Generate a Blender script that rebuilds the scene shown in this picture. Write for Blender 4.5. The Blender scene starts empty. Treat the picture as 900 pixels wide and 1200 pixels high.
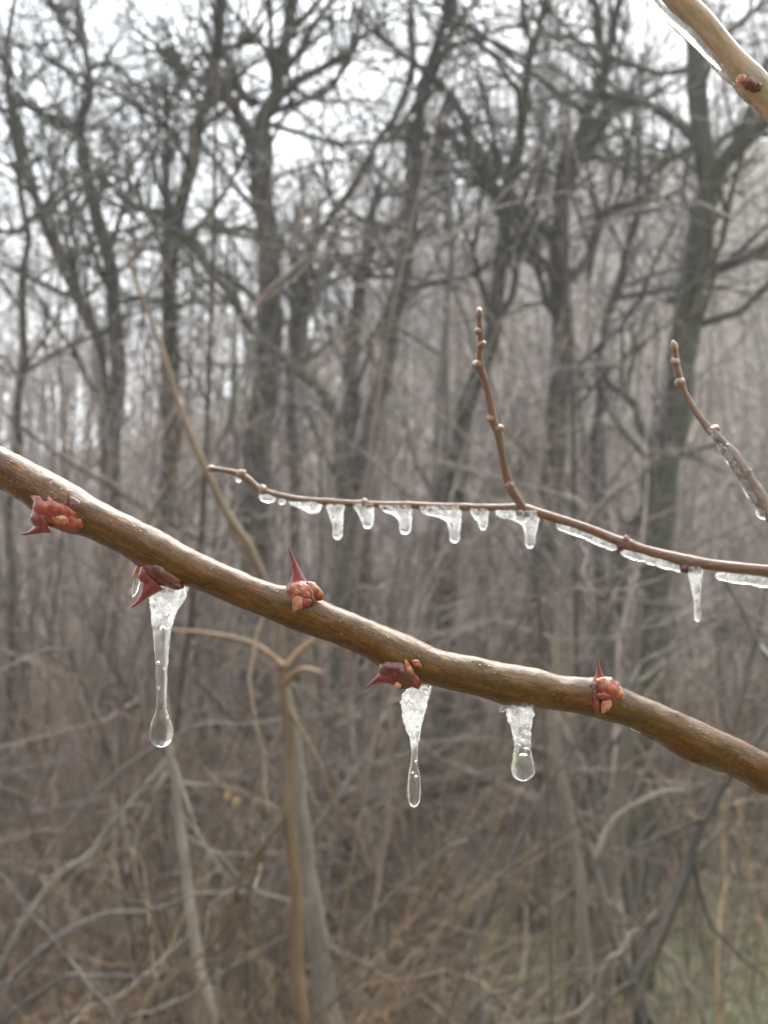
import bpy, bmesh, math, random
import numpy as np
from mathutils import Vector, noise as mnoise

rad = math.radians
R = random.Random(7)
NR = np.random.RandomState(11)
scene = bpy.context.scene
COL = scene.collection

# ------------------------------------------------------------------ camera
F = 1200.0            # focal length in units of the 900 x 1200 photograph
CZ = 1.6              # eye height above the bank the photographer stands on
cam_data = bpy.data.cameras.new("camera")
cam = bpy.data.objects.new("camera", cam_data)
COL.objects.link(cam)
cam.location = (0, 0, CZ)
cam.rotation_euler = (rad(90), 0, 0)
cam_data.sensor_fit = 'VERTICAL'
cam_data.sensor_height = 36.0
cam_data.sensor_width = 27.0
cam_data.lens = 36.0
cam_data.clip_start = 0.01
cam_data.clip_end = 2000.0
cam_data.dof.use_dof = True
cam_data.dof.focus_distance = 0.1985
cam_data.dof.aperture_fstop = 26.0
cam_data.dof.aperture_blades = 0
scene.camera = cam

# ------------------------------------------------------------------ sky and sun (overcast, freezing drizzle)
SUN_EL, SUN_AZ = rad(52), rad(12)
world = bpy.data.worlds.new("World")
scene.world = world
world.use_nodes = True
wn, wl = world.node_tree.nodes, world.node_tree.links
wn.clear()
w_out = wn.new('ShaderNodeOutputWorld')
w_bg = wn.new('ShaderNodeBackground')
w_sky = wn.new('ShaderNodeTexSky')
w_sky.sky_type = 'NISHITA'
w_sky.sun_disc = False
w_sky.sun_elevation = SUN_EL
w_sky.sun_rotation = SUN_AZ
w_sky.dust_density = 6.0
w_sky.air_density = 1.0
w_hs = wn.new('ShaderNodeHueSaturation')
w_hs.inputs['Saturation'].default_value = 0.30
wl.new(w_sky.outputs[0], w_hs.inputs['Color'])
w_mix = wn.new('ShaderNodeMix'); w_mix.data_type = 'RGBA'
w_mix.inputs[0].default_value = 0.6          # an even cloud layer over the clear sky
w_mix.inputs[7].default_value = (8.7, 9.7, 10.4, 1)
wl.new(w_hs.outputs[0], w_mix.inputs[6])
wl.new(w_mix.outputs[2], w_bg.inputs['Color'])
w_bg.inputs['Strength'].default_value = 0.052
wl.new(w_bg.outputs[0], w_out.inputs[0])

sun_data = bpy.data.lights.new("sun", 'SUN')
sun_data.energy = 1.5
sun_data.angle = rad(55)
sun_data.color = (1.0, 0.95, 0.88)
sun = bpy.data.objects.new("sun", sun_data)
COL.objects.link(sun)
sd = Vector((math.cos(SUN_EL) * math.sin(SUN_AZ), math.cos(SUN_EL) * math.cos(SUN_AZ), math.sin(SUN_EL)))
sun.rotation_euler = sd.to_track_quat('Z', 'Y').to_euler()
sun.location = (0, 0, 60)

scene.view_settings.view_transform = 'Standard'
scene.view_settings.look = 'None'
scene.view_settings.gamma = 1.0
scene.view_settings.use_curve_mapping = False
scene.view_settings.exposure = 2.55
scene.render.engine = 'CYCLES'
scene.cycles.use_denoising = True
scene.cycles.volume_bounces = 2
scene.cycles.max_bounces = 9
scene.cycles.transmission_bounces = 9
scene.cycles.diffuse_bounces = 2
scene.cycles.adaptive_threshold = 0.03

# ------------------------------------------------------------------ helpers
def P(x, y, d):
    """A point of the place seen at photograph position x, y, at distance d in front of the camera."""
    return Vector(((x - 450.0) / F * d, d, CZ + (600.0 - y) / F * d))

def ground_z(x, y):
    x = np.asarray(x, float); y = np.asarray(y, float)
    def ss(t): 
        t = np.clip(t, 0, 1); return t * t * (3 - 2 * t)
    z = -1.95 * ss((y - 0.8) / 5.5)
    rise = np.clip(y - 15, 0, None)
    top = 22.0 + 14.0 * np.tanh((x + 1.0) / 13.0)
    z = z + top * (1 - np.exp(-(rise / 38.0) ** 1.4))
    z = z + 15.0 * np.tanh(np.clip(-y - 1.0, 0, None) * 0.055)      # unseen slope behind the camera, added to block frontal skylight
    z = z + 0.10 * np.sin(x * 0.9 + 0.7 * y) * np.cos(0.6 * y - 0.4 * x) * np.clip(y / 6, 0, 1)
    z = z + 0.5 * np.sin(x * 0.11 + 1.0) * np.cos(y * 0.09) * np.clip((y - 8) / 20, 0, 1)
    return z

def gz(x, y):
    return float(ground_z(x, y))

def link(o, parent=None):
    COL.objects.link(o)
    if parent is not None:
        o.parent = parent
    return o

def tag(o, label=None, cat=None, group=None, kind=None):
    if label: o["label"] = label
    if cat: o["category"] = cat
    if group: o["group"] = group
    if kind: o["kind"] = kind
    return o

def empty(name, loc=(0, 0, 0)):
    o = bpy.data.objects.new(name, None)
    o.empty_display_size = 0.02
    COL.objects.link(o)
    o.location = loc
    return o

def raw_mesh(name, V, Q, tone=None, co=None, frost=None, smooth=True):
    """V (n,3); Q list of face index arrays (each (m,3) or (m,4))."""
    me = bpy.data.meshes.new(name)
    V = np.asarray(V, np.float32)
    me.vertices.add(len(V))
    me.vertices.foreach_set('co', V.ravel())
    loops, starts, n = [], [], 0
    for q in Q:
        q = np.asarray(q, np.int32)
        if q.size == 0: continue
        k = q.shape[1]
        loops.append(q.ravel())
        starts.append(n + np.arange(len(q), dtype=np.int32) * k)
        n += q.size
    loops = np.concatenate(loops); starts = np.concatenate(starts).astype(np.int32)
    me.loops.add(len(loops)); me.loops.foreach_set('vertex_index', loops)
    me.polygons.add(len(starts)); me.polygons.foreach_set('loop_start', starts)
    me.polygons.foreach_set('use_smooth', np.full(len(starts), smooth))
    me.update(calc_edges=True)
    me.validate()
    if tone is not None:
        a = me.attributes.new('tone', 'FLOAT', 'POINT'); a.data.foreach_set('value', np.asarray(tone, np.float32))
    if frost is not None:
        a = me.attributes.new('frost', 'FLOAT', 'POINT'); a.data.foreach_set('value', np.asarray(frost, np.float32))
    if co is not None:
        a = me.attributes.new('bark_co', 'FLOAT_VECTOR', 'POINT'); a.data.foreach_set('vector', np.asarray(co, np.float32).ravel())
    return me

def mesh_obj(name, me, mat, parent=None):
    o = bpy.data.objects.new(name, me)
    me.materials.append(mat)
    return link(o, parent)

def smooth_line(pts, n, radii=None):
    """Catmull-Rom through pts (k,3) resampled to n points, radii along."""
    pts = np.asarray([tuple(p) for p in pts], float)
    k = len(pts)
    r = np.asarray(radii if radii is not None else np.ones(k), float)
    D = np.concatenate([pts, r[:, None]], 1)
    D = np.vstack([2 * D[0] - D[1], D, 2 * D[-1] - D[-2]])
    t = np.linspace(0, k - 1, n); i = np.minimum(t.astype(int), k - 2); f = (t - i)[:, None]
    a, b, c, d = D[i], D[i + 1], D[i + 2], D[i + 3]
    out = 0.5 * (2 * b + (c - a) * f + (2 * a - 5 * b + 4 * c - d) * f ** 2 + (3 * b - a - 3 * c + d) * f ** 3)
    return out[:, :3], np.maximum(out[:, 3], 1e-5)

def frames(pts):
    T = np.gradient(pts, axis=0)
    T /= np.linalg.norm(T, axis=1, keepdims=True) + 1e-12
    N = np.zeros_like(T)
    ref = np.array([0, 0, 1.0]) if abs(T[0, 2]) < 0.9 else np.array([0, 1.0, 0])
    n = ref - T[0] * ref.dot(T[0]); n /= np.linalg.norm(n); N[0] = n
    for i in range(1, len(T)):
        n = N[i - 1] - T[i] * N[i - 1].dot(T[i]); N[i] = n / (np.linalg.norm(n) + 1e-12)
    B = np.cross(T, N)
    return T, N, B

def big_tube(name, pts, radii, sides, mat, parent=None, rough=0.0, rough_len=1.0, tone=0.5, seed=0, bump=None):
    """One tube with its own surface relief and closed ends."""
    pts = np.asarray(pts, float); n = len(pts)
    T, N, B = frames(pts)
    ang = np.linspace(0, 2 * np.pi, sides, endpoint=False)
    s = np.concatenate([[0], np.cumsum(np.linalg.norm(np.diff(pts, axis=0), axis=1))])
    ca, sa = np.cos(ang), np.sin(ang)
    rr = np.repeat(np.asarray(radii)[:, None], sides, 1)
    if rough > 0:
        for i in range(n):
            for j in range(sides):
                rr[i, j] *= 1 + rough * (mnoise.noise((ca[j] * 1.6 + seed, sa[j] * 1.6, s[i] / rough_len))
                                         + 0.5 * mnoise.noise((ca[j] * 4 + seed, sa[j] * 4, s[i] / rough_len * 2.7)))
    V = pts[:, None, :] + rr[..., None] * (ca[None, :, None] * N[:, None, :] + sa[None, :, None] * B[:, None, :])
    if bump is not None:
        V = bump(V)
    co = np.stack([np.tile(ca, (n, 1)), np.tile(sa, (n, 1)), np.repeat(s[:, None], sides, 1) / max(np.mean(radii), 1e-6)], -1)
    V = V.reshape(-1, 3); co = co.reshape(-1, 3)
    i = np.arange(n - 1)[:, None] * sides; j = np.arange(sides)[None, :]; j2 = (j + 1) % sides
    Q = np.stack([i + j, i + j2, i + sides + j2, i + sides + j], -1).reshape(-1, 4)
    c0, c1 = len(V), len(V) + 1
    V = np.vstack([V, pts[:1], pts[-1:]]); co = np.vstack([co, co[:1], co[-1:]])
    jj = np.arange(sides); jj2 = (jj + 1) % sides
    T0 = np.stack([np.full(sides, c0), jj2, jj], -1)
    T1 = np.stack([np.full(sides, c1), (n - 1) * sides + jj, (n - 1) * sides + jj2], -1)
    me = raw_mesh(name, V, [Q, T0, T1], tone=np.full(len(V), tone), co=co)
    return mesh_obj(name, me, mat, parent)

def tubes_mesh(name, lines):
    """Many thin tubes in one mesh: lines = list of (pts (n,3), radii (n), tone, sides)."""
    groups = {}
    for p, r, t, k in lines:
        groups.setdefault((len(p), k), []).append((p, r, t))
    VV, QQ, TT, base = [], [], [], 0
    for (n, k), g in groups.items():
        p = np.array([x[0] for x in g], float); r = np.array([x[1] for x in g], float); t = np.array([x[2] for x in g], float)
        m = len(g)
        T = np.gradient(p, axis=1); T /= np.linalg.norm(T, axis=2, keepdims=True) + 1e-9
        md = np.abs(p[:, -1] - p[:, 0]); ref = np.zeros((m, 3)); ref[np.arange(m), md.argmin(1)] = 1
        N = np.cross(T, ref[:, None, :]); N /= np.linalg.norm(N, axis=2, keepdims=True) + 1e-9
        B = np.cross(T, N)
        a = np.linspace(0, 2 * np.pi, k, endpoint=False)
        V = p[:, :, None, :] + r[:, :, None, None] * (np.cos(a)[None, None, :, None] * N[:, :, None, :] + np.sin(a)[None, None, :, None] * B[:, :, None, :])
        VV.append(V.reshape(-1, 3)); TT.append(np.repeat(t, n * k))
        b = base + np.arange(m)[:, None, None] * (n * k) + np.arange(n - 1)[None, :, None] * k
        j = np.arange(k)[None, None, :]; j2 = (j + 1) % k
        Q = np.stack([b + j, b + j2, b + k + j2, b + k + j], -1).reshape(-1, 4)
        QQ.append(Q); base += m * n * k
    return raw_mesh(name, np.concatenate(VV), [np.concatenate(QQ)], tone=np.concatenate(TT))

# ------------------------------------------------------------------ materials
def new_mat(name):
    m = bpy.data.materials.new(name); m.use_nodes = True
    nt = m.node_tree; nt.nodes.clear()
    out = nt.nodes.new('ShaderNodeOutputMaterial')
    return m, nt, out

def ramp(nt, fac, stops):
    r = nt.nodes.new('ShaderNodeValToRGB')
    while len(r.color_ramp.elements) < len(stops): r.color_ramp.elements.new(0.5)
    for e, (p, c) in zip(r.color_ramp.elements, stops):
        e.position = p; e.color = (*c, 1)
    nt.links.new(fac, r.inputs[0])
    return r.outputs[0]

def noise_node(nt, vec, scale, detail=4, rough=0.55):
    n = nt.nodes.new('ShaderNodeTexNoise'); n.inputs['Scale'].default_value = scale
    n.inputs['Detail'].default_value = detail; n.inputs['Roughness'].default_value = rough
    if vec is not None: nt.links.new(vec, n.inputs['Vector'])
    return n.outputs[0]

def attr(nt, name, vec=False):
    a = nt.nodes.new('ShaderNodeAttribute'); a.attribute_name = name
    return a.outputs['Vector'] if vec else a.outputs['Fac']

def mapping(nt, vec, scale):
    m = nt.nodes.new('ShaderNodeMapping'); m.inputs['Scale'].default_value = scale
    nt.links.new(vec, m.inputs['Vector']); return m.outputs[0]

def mixc(nt, fac, a, b, mode='MIX'):
    m = nt.nodes.new('ShaderNodeMix'); m.data_type = 'RGBA'; m.blend_type = mode
    for sock, v in ((m.inputs[0], fac), (m.inputs[6], a), (m.inputs[7], b)):
        if isinstance(v, (int, float)): sock.default_value = v
        elif isinstance(v, tuple): sock.default_value = (*v, 1)
        else: nt.links.new(v, sock)
    return m.outputs[2]

def bump_node(nt, h, strength, dist):
    b = nt.nodes.new('ShaderNodeBump'); b.inputs['Strength'].default_value = strength
    b.inputs['Distance'].default_value = dist; nt.links.new(h, b.inputs['Height'])
    return b.outputs[0]

def principled(nt, out, col, rough=0.6, normal=None, coat=0.0, coat_rough=0.1, spec=0.5, sheen=0.0, coat_normal=None):
    b = nt.nodes.new('ShaderNodeBsdfPrincipled')
    if isinstance(col, tuple): b.inputs['Base Color'].default_value = (*col, 1)
    else: nt.links.new(col, b.inputs['Base Color'])
    b.inputs['Roughness'].default_value = rough
    b.inputs['Specular IOR Level'].default_value = spec
    b.inputs['Coat Weight'].default_value = coat
    b.inputs['Coat Roughness'].default_value = coat_rough
    b.inputs['Coat IOR'].default_value = 1.40
    b.inputs['Sheen Weight'].default_value = sheen
    b.inputs['Sheen Roughness'].default_value = 0.35
    if normal is not None:
        nt.links.new(normal, b.inputs['Normal'])
        if coat > 0 and coat_normal is not None: nt.links.new(coat_normal, b.inputs['Coat Normal'])
    nt.links.new(b.outputs[0], out.inputs[0])
    return b

def wet_stem_mat(name, dark, mid, light, speck, coat=1.0, rough=0.5, bumpd=0.00012, spk=0.55):
    """Smooth young bark, streaked lengthwise, dotted with lenticels, wet with glaze ice."""
    m, nt, out = new_mat(name)
    co = attr(nt, 'bark_co', True)
    streak = noise_node(nt, mapping(nt, co, (1.7, 1.7, 0.36)), 1.6, 8, 0.68)
    c = ramp(nt, streak, [(0.30, dark), (0.52, mid), (0.74, light)])
    blot = ramp(nt, noise_node(nt, mapping(nt, co, (0.7, 0.7, 0.28)), 1.0, 4, 0.6), [(0.38, (1.25, 0.95, 0.75)), (0.52, (1, 1, 1)), (0.66, (0.85, 1.0, 1.0))])
    c = mixc(nt, 1.0, c, blot, 'MULTIPLY')
    fine = noise_node(nt, mapping(nt, co, (5, 5, 1.6)), 2.2, 6, 0.72)
    c = mixc(nt, 0.35, c, ramp(nt, fine, [(0.3, dark), (0.7, light)]))
    v = nt.nodes.new('ShaderNodeTexVoronoi'); v.inputs['Scale'].default_value = 3.2
    nt.links.new(mapping(nt, co, (1, 1, 0.8)), v.inputs['Vector'])
    vr = ramp(nt, v.outputs['Distance'], [(0.10, (1, 1, 1)), (0.2, (0, 0, 0))])
    pick = nt.nodes.new('ShaderNodeMath'); pick.operation = 'MULTIPLY'; pick.inputs[1].default_value = spk
    un = ramp(nt, noise_node(nt, mapping(nt, co, (1, 1, 0.6)), 0.8, 3), [(0.42, (0, 0, 0)), (0.62, (1, 1, 1))])
    vm = mixc(nt, 1.0, vr, un, 'MULTIPLY')
    nt.links.new(vm, pick.inputs[0])
    c = mixc(nt, pick.outputs[0], c, speck)
    h = mixc(nt, 0.5, streak, fine)
    h2 = nt.nodes.new('ShaderNodeMath'); h2.operation = 'ADD'
    nt.links.new(h, h2.inputs[0]); nt.links.new(vm, h2.inputs[1])
    principled(nt, out, c, rough, bump_node(nt, h2.outputs[0], 0.7, bumpd), coat, 0.10, 0.10, 0.0, bump_node(nt, h2.outputs[0], 0.45, bumpd))
    return m

def bark_mat(name, c0, c1, moss=0.0, rough=0.75, scale=6.0, spec=0.4):
    m, nt, out = new_mat(name)
    tc = nt.nodes.new('ShaderNodeTexCoord')
    n1 = noise_node(nt, mapping(nt, tc.outputs['Object'], (3, 3, 0.5)), scale, 6, 0.7)
    n2 = noise_node(nt, tc.outputs['Object'], 0.9, 3)
    tone = attr(nt, 'tone')
    c = ramp(nt, n1, [(0.3, c0), (0.75, c1)])
    lift = ramp(nt, tone, [(0.0, (0.26, 0.23, 0.21)), (0.5, (1, 1, 1)), (1.0, (2.2, 2.1, 2.05))])
    c = mixc(nt, 1.0, c, lift, 'MULTIPLY')
    if moss > 0:
        mk = ramp(nt, n2, [(0.42, (0, 0, 0)), (0.62, (moss, moss, moss))])
        c = mixc(nt, mk, c, (0.065, 0.075, 0.03))
    principled(nt, out, c, rough, bump_node(nt, n1, 0.6, 0.01), spec=spec)
    return m

def ice_mat(name, frost_amount):
    """Clear glaze ice; where the ice is full of air (frost) it is cloudy white."""
    m, nt, out = new_mat(name)
    tc = nt.nodes.new('ShaderNodeTexCoord')
    n = noise_node(nt, tc.outputs['Object'], 900.0, 3, 0.5)
    bn_ = nt.nodes.new('ShaderNodeBump'); bn_.inputs['Distance'].default_value = 0.0004
    nt.links.new(n, bn_.inputs['Height']); bn = bn_.outputs[0]
    bs = nt.nodes.new('ShaderNodeMath'); bs.operation = 'MULTIPLY'; bs.inputs[1].default_value = 0.8
    nt.links.new(attr(nt, 'frost'), bs.inputs[0]); nt.links.new(bs.outputs[0], bn_.inputs['Strength'])
    g = nt.nodes.new('ShaderNodeBsdfGlass'); g.inputs['IOR'].default_value = 1.31
    g.inputs['Roughness'].default_value = 0.0; g.inputs['Color'].default_value = (0.985, 0.99, 0.995, 1)
    nt.links.new(bn, g.inputs['Normal'])
    d = nt.nodes.new('ShaderNodeBsdfTranslucent'); d.inputs['Color'].default_value = (0.97, 0.975, 0.98, 1)
    d2 = nt.nodes.new('ShaderNodeBsdfDiffuse'); d2.inputs['Color'].default_value = (0.95, 0.955, 0.96, 1)
    md = nt.nodes.new('ShaderNodeMixShader'); md.inputs[0].default_value = 0.3
    nt.links.new(d.outputs[0], md.inputs[1]); nt.links.new(d2.outputs[0], md.inputs[2])
    cl = noise_node(nt, tc.outputs['Object'], 520.0, 6, 0.7)
    cr = ramp(nt, cl, [(0.40, (0.06, 0.06, 0.06)), (0.60, (1, 1, 1))])
    f = nt.nodes.new('ShaderNodeMath'); f.operation = 'MULTIPLY'
    nt.links.new(attr(nt, 'frost'), f.inputs[0]); nt.links.new(cr, f.inputs[1])
    f2 = nt.nodes.new('ShaderNodeMath'); f2.operation = 'MULTIPLY'; f2.inputs[1].default_value = frost_amount; f2.use_clamp = True
    nt.links.new(f.outputs[0], f2.inputs[0])
    mx = nt.nodes.new('ShaderNodeMixShader')
    nt.links.new(f2.outputs[0], mx.inputs[0]); nt.links.new(g.outputs[0], mx.inputs[1]); nt.links.new(md.outputs[0], mx.inputs[2])
    nt.links.new(mx.outputs[0], out.inputs[0])
    return m

def bubble_mat():
    m, nt, out = new_mat('air_bubble')
    g = nt.nodes.new('ShaderNodeBsdfGlass'); g.inputs['IOR'].default_value = 1 / 1.31; g.inputs['Roughness'].default_value = 0.0
    nt.links.new(g.outputs[0], out.inputs[0]); return m

def bud_mat(name, c0, c1, c2):
    m, nt, out = new_mat(name)
    tc = nt.nodes.new('ShaderNodeTexCoord')
    n = noise_node(nt, tc.outputs['Object'], 750.0, 6, 0.7)
    c = ramp(nt, n, [(0.32, c0), (0.5, c1), (0.7, c2)])
    principled(nt, out, c, 0.4, bump_node(nt, n, 0.5, 0.0003), 1.0, 0.05)
    return m

M = {}
M['stem'] = wet_stem_mat('wet_brown_bark', (0.016, 0.005, 0.0015), (0.082, 0.033, 0.0042), (0.22, 0.108, 0.018), (0.36, 0.22, 0.09), bumpd=0.00045, spk=0.4)
M['tan'] = wet_stem_mat('tan_bark', (0.20, 0.14, 0.09), (0.38, 0.285, 0.195), (0.52, 0.41, 0.30), (0.55, 0.45, 0.33), spk=0.2)
M['twig'] = wet_stem_mat('reddish_twig_bark', (0.05, 0.024, 0.016), (0.155, 0.085, 0.057), (0.30, 0.185, 0.13), (0.42, 0.30, 0.22), spk=0.3)
M['thorn'] = bud_mat('thorn_red', (0.07, 0.006, 0.006), (0.19, 0.018, 0.014), (0.30, 0.05, 0.03))
M['bud'] = bud_mat('bud_russet', (0.08, 0.008, 0.004), (0.27, 0.036, 0.012), (0.50, 0.14, 0.05))
M['bud_dark'] = bud_mat('bud_maroon', (0.03, 0.004, 0.004), (0.10, 0.014, 0.010), (0.24, 0.055, 0.03))
M['bud_pale'] = bud_mat('bud_pinkish', (0.16, 0.03, 0.018), (0.40, 0.125, 0.07), (0.66, 0.38, 0.22))
M['twig_bud'] = bud_mat('twig_bud_brown', (0.10, 0.05, 0.03), (0.24, 0.13, 0.08), (0.38, 0.23, 0.15))
M['ice'] = ice_mat('glaze_ice', 1.0)
M['ice_far'] = ice_mat('cloudy_ice', 1.0)
M['bubble'] = bubble_mat()
M['bark'] = bark_mat('grey_bark', (0.030, 0.026, 0.022), (0.085, 0.074, 0.064), 0.25)
M['bark_purple'] = bark_mat('plum_grey_bark', (0.036, 0.028, 0.026), (0.095, 0.074, 0.069))
M['bark_moss'] = bark_mat('mossy_bark', (0.045, 0.042, 0.032), (0.10, 0.092, 0.076), 0.4)
M['bark_pale'] = bark_mat('pale_dead_bark', (0.11, 0.095, 0.075), (0.24, 0.205, 0.165))
M['bark_icy'] = bark_mat('icy_pale_bark', (0.11, 0.095, 0.082), (0.24, 0.215, 0.195), rough=0.3)
M['bark_brown'] = bark_mat('brown_cane_bark', (0.085, 0.055, 0.032), (0.19, 0.12, 0.065), rough=0.4)
M['bark_dark'] = bark_mat('dark_brown_bark', (0.04, 0.03, 0.025), (0.085, 0.065, 0.05), rough=0.5)
M['brush'] = bark_mat('brush_bark', (0.10, 0.066, 0.037), (0.27, 0.19, 0.117), rough=0.4)
M['far_bark'] = bark_mat('damp_far_bark', (0.105, 0.080, 0.070), (0.24, 0.19, 0.168), rough=0.35)

# ------------------------------------------------------------------ ground
def build_ground():
    a = np.linspace(-1, 1, 150); xs = 260 * np.sign(a) * np.abs(a) ** 2.2
    b = np.linspace(0, 1, 190); ys = np.concatenate([-60 * np.linspace(1, 0, 14)[:-1] ** 2, 330 * b ** 2.1])
    X, Y = np.meshgrid(xs, ys)
    Z = ground_z(X, Y)
    V = np.stack([X, Y, Z], -1).reshape(-1, 3)
    nx, ny = len(xs), len(ys)
    i = np.arange(ny - 1)[:, None] * nx + np.arange(nx - 1)[None, :]
    Q = np.stack([i, i + 1, i + nx + 1, i + nx], -1).reshape(-1, 4)
    me = raw_mesh('ground', V, [Q])
    m, nt, out = new_mat('leaf_litter_ground')
    tc = nt.nodes.new('ShaderNodeTexCoord')
    n1 = noise_node(nt, tc.outputs['Object'], 9.0, 8, 0.75)
    n2 = noise_node(nt, tc.outputs['Object'], 0.55, 4, 0.6)
    litter = ramp(nt, n1, [(0.3, (0.03, 0.021, 0.015)), (0.5, (0.12, 0.086, 0.063)), (0.72, (0.27, 0.205, 0.155))])
    grass = ramp(nt, n1, [(0.3, (0.10, 0.115, 0.045)), (0.7, (0.22, 0.23, 0.11))])
    # turf on the flat at the foot of the bank, litter elsewhere
    sep = nt.nodes.new('ShaderNodeSeparateXYZ'); nt.links.new(tc.outputs['Object'], sep.inputs[0])
    mr = nt.nodes.new('ShaderNodeMapRange'); mr.inputs[1].default_value = 10.5; mr.inputs[2].default_value = 8.5
    nt.links.new(sep.outputs[1], mr.inputs[0])
    mr2 = nt.nodes.new('ShaderNodeMapRange'); mr2.inputs[1].default_value = -0.4; mr2.inputs[2].default_value = 1.0
    nt.links.new(sep.outputs[0], mr2.inputs[0])
    k = nt.nodes.new('ShaderNodeMath'); k.operation = 'MULTIPLY'
    nt.links.new(mr.outputs[0], k.inputs[0]); nt.links.new(mr2.outputs[0], k.inputs[1])
    k2 = nt.nodes.new('ShaderNodeMath'); k2.operation = 'MULTIPLY'
    nt.links.new(k.outputs[0], k2.inputs[0]); nt.links.new(ramp(nt, n2, [(0.25, (0.4, 0.4, 0.4)), (0.5, (1, 1, 1))]), k2.inputs[1])
    c = mixc(nt, k2.outputs[0], litter, grass)
    principled(nt, out, c, 0.8, bump_node(nt, n1, 0.8, 0.05))
    o = mesh_obj('ground', me, m)
    tag(o, kind='structure')
build_ground()

# ------------------------------------------------------------------ random bare branching
def walk(p, d, length, n, wob, up=0.0):
    p = np.array(p, float); d = np.array(d, float); pts = [p.copy()]
    st = length / (n - 1)
    for _ in range(n - 1):
        d = d + NR.normal(0, wob, 3); d[2] += up
        d /= np.linalg.norm(d) + 1e-9
        p = p + d * st; pts.append(p.copy())
    return np.array(pts), d

def side_dir(d, spread):
    d = d / (np.linalg.norm(d) + 1e-9)
    v = NR.normal(0, 1, 3); v -= d * v.dot(d); v /= np.linalg.norm(v) + 1e-9
    o = d * math.cos(spread) + v * math.sin(spread)
    return o

def ramify(line, radii, levels, out, count, len0, tone, t0=0.15, spread=0.9, shrink=0.5, rmin=0.003, up=0.05, sides=4):
    """Spawn side branches along a polyline, then on those, down to twigs."""
    n = len(line)
    for _ in range(count):
        t = NR.uniform(t0, 0.98) * (n - 1); i = int(t); f = t - i; i2 = min(i + 1, n - 1)
        p = line[i] * (1 - f) + line[i2] * f
        r = radii[i] * (1 - f) + radii[i2] * f
        d = line[i2] - line[max(i2 - 1, 0)]
        L = len0 * NR.uniform(0.5, 1.25)
        k = 6 if levels >= 2 else (5 if levels == 1 else 4)
        pts, dd = walk(p, side_dir(d, NR.uniform(0.5, 1.15) * spread), L, k, 0.22, up)
        r0 = max(rmin, min(r * 0.6, L * 0.016 + rmin))
        rr = np.linspace(r0, max(r0 * 0.3, rmin * 0.6), k)
        out.append((pts, rr, min(1, max(0, tone + NR.normal(0, 0.12))), sides if levels > 1 else 3))
        if levels > 0:
            ramify(pts, rr, levels - 1, out, max(2, int(count * 0.45)) if levels > 1 else 3, L * shrink, tone, 0.2, spread, shrink, rmin, up, sides)

# ------------------------------------------------------------------ the trees one can tell apart
def px_line(pl, d0, d1=None):
    d1 = d0 if d1 is None else d1
    k = len(pl)
    return [P(x, y, d0 + (d1 - d0) * i / max(1, k - 1)) for i, (x, y) in enumerate(pl)]

def tree(name, label, mat, d, trunk, w0, w1, limbs=(), twigs=18, lean=None, twig_len=1.3, tone=0.4, cat='tree', group='bare trees of the wood', top=2.5, name_trunk='trunk'):
    """trunk: photograph polyline from the top of what shows to the lowest traced point; widths in photograph units at those ends."""
    s = d / F
    pts = px_line(trunk, d)
    # onward above the frame
    a, b = np.array(pts[0]), np.array(pts[1])
    radii = list(np.linspace(w0 * s / 2, w1 * s / 2, len(pts)))
    if trunk[0][1] < 60 and top > 0:
        u = (a - b) / np.linalg.norm(a - b); u[2] += 0.5; u /= np.linalg.norm(u)
        ext, _ = walk(a, u, top, 4, 0.12, 0.1)
        pts = [Vector(e) for e in ext[:0:-1]] + pts
        radii = list(np.linspace(radii[0] * 0.3, radii[0] * 0.9, 3)) + radii
    # down to the ground
    e = np.array(pts[-1]); g = gz(e[0], e[1])
    e2 = np.array(pts[-2]); slope = (e - e2) / max(0.3, np.linalg.norm(e - e2))
    if e[2] > g + 0.15:
        h = e[2] - g
        for t in (0.5, 1.0):
            q = e.copy(); q[0] += slope[0] * h * t * 0.35; q[2] = e[2] - h * t - (0.08 if t == 1 else 0)
            pts.append(Vector(q)); radii.append(radii[-1] * (1.08 if t < 1 else 1.25))
    base = np.array(pts[-1]); base[2] = gz(base[0], base[1])
    root = empty(name, tuple(base))
    tag(root, label, cat, group)
    off = base
    L, r = smooth_line([np.array(p) - off for p in pts], 70, [q * t_ for q, t_ in zip(radii, np.linspace(0.60, 0.84, len(radii)))])
    sd_ = R.random() * 90
    for i in range(70):
        L[i] += np.array((mnoise.noise((i * 0.21, sd_, 0)), mnoise.noise((i * 0.21, sd_, 7)), 0)) * (0.055 if i < 62 else 0.02)
    big_tube(name_trunk, L, r, 14, mat, root, 0.24, 0.22, tone, R.random() * 50)
    fine = []
    m = len(L)
    ramify(L[: int(m * 0.75)][::-1], r[: int(m * 0.75)][::-1], 2, fine, int(twigs * 1.35), twig_len * 1.25, tone, 0.05, 1.1)
    for pl, lw0, lw1, dd in limbs:
        lp = px_line(pl, d, d + dd)
        LL, lr = smooth_line([np.array(p) - off for p in lp], 24, np.linspace(lw0 * s / 2, lw1 * s / 2, len(lp)))
        big_tube('limb', LL, lr, 8, mat, root, 0.12, 0.3, tone, R.random() * 50)
        ramify(LL, lr, 2, fine, max(6, twigs // 2), twig_len * 0.8, tone, 0.15)
    o = mesh_obj('crown', tubes_mesh('crown', fine), mat, root)
    o["kind"] = 'stuff'
    return root

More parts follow.
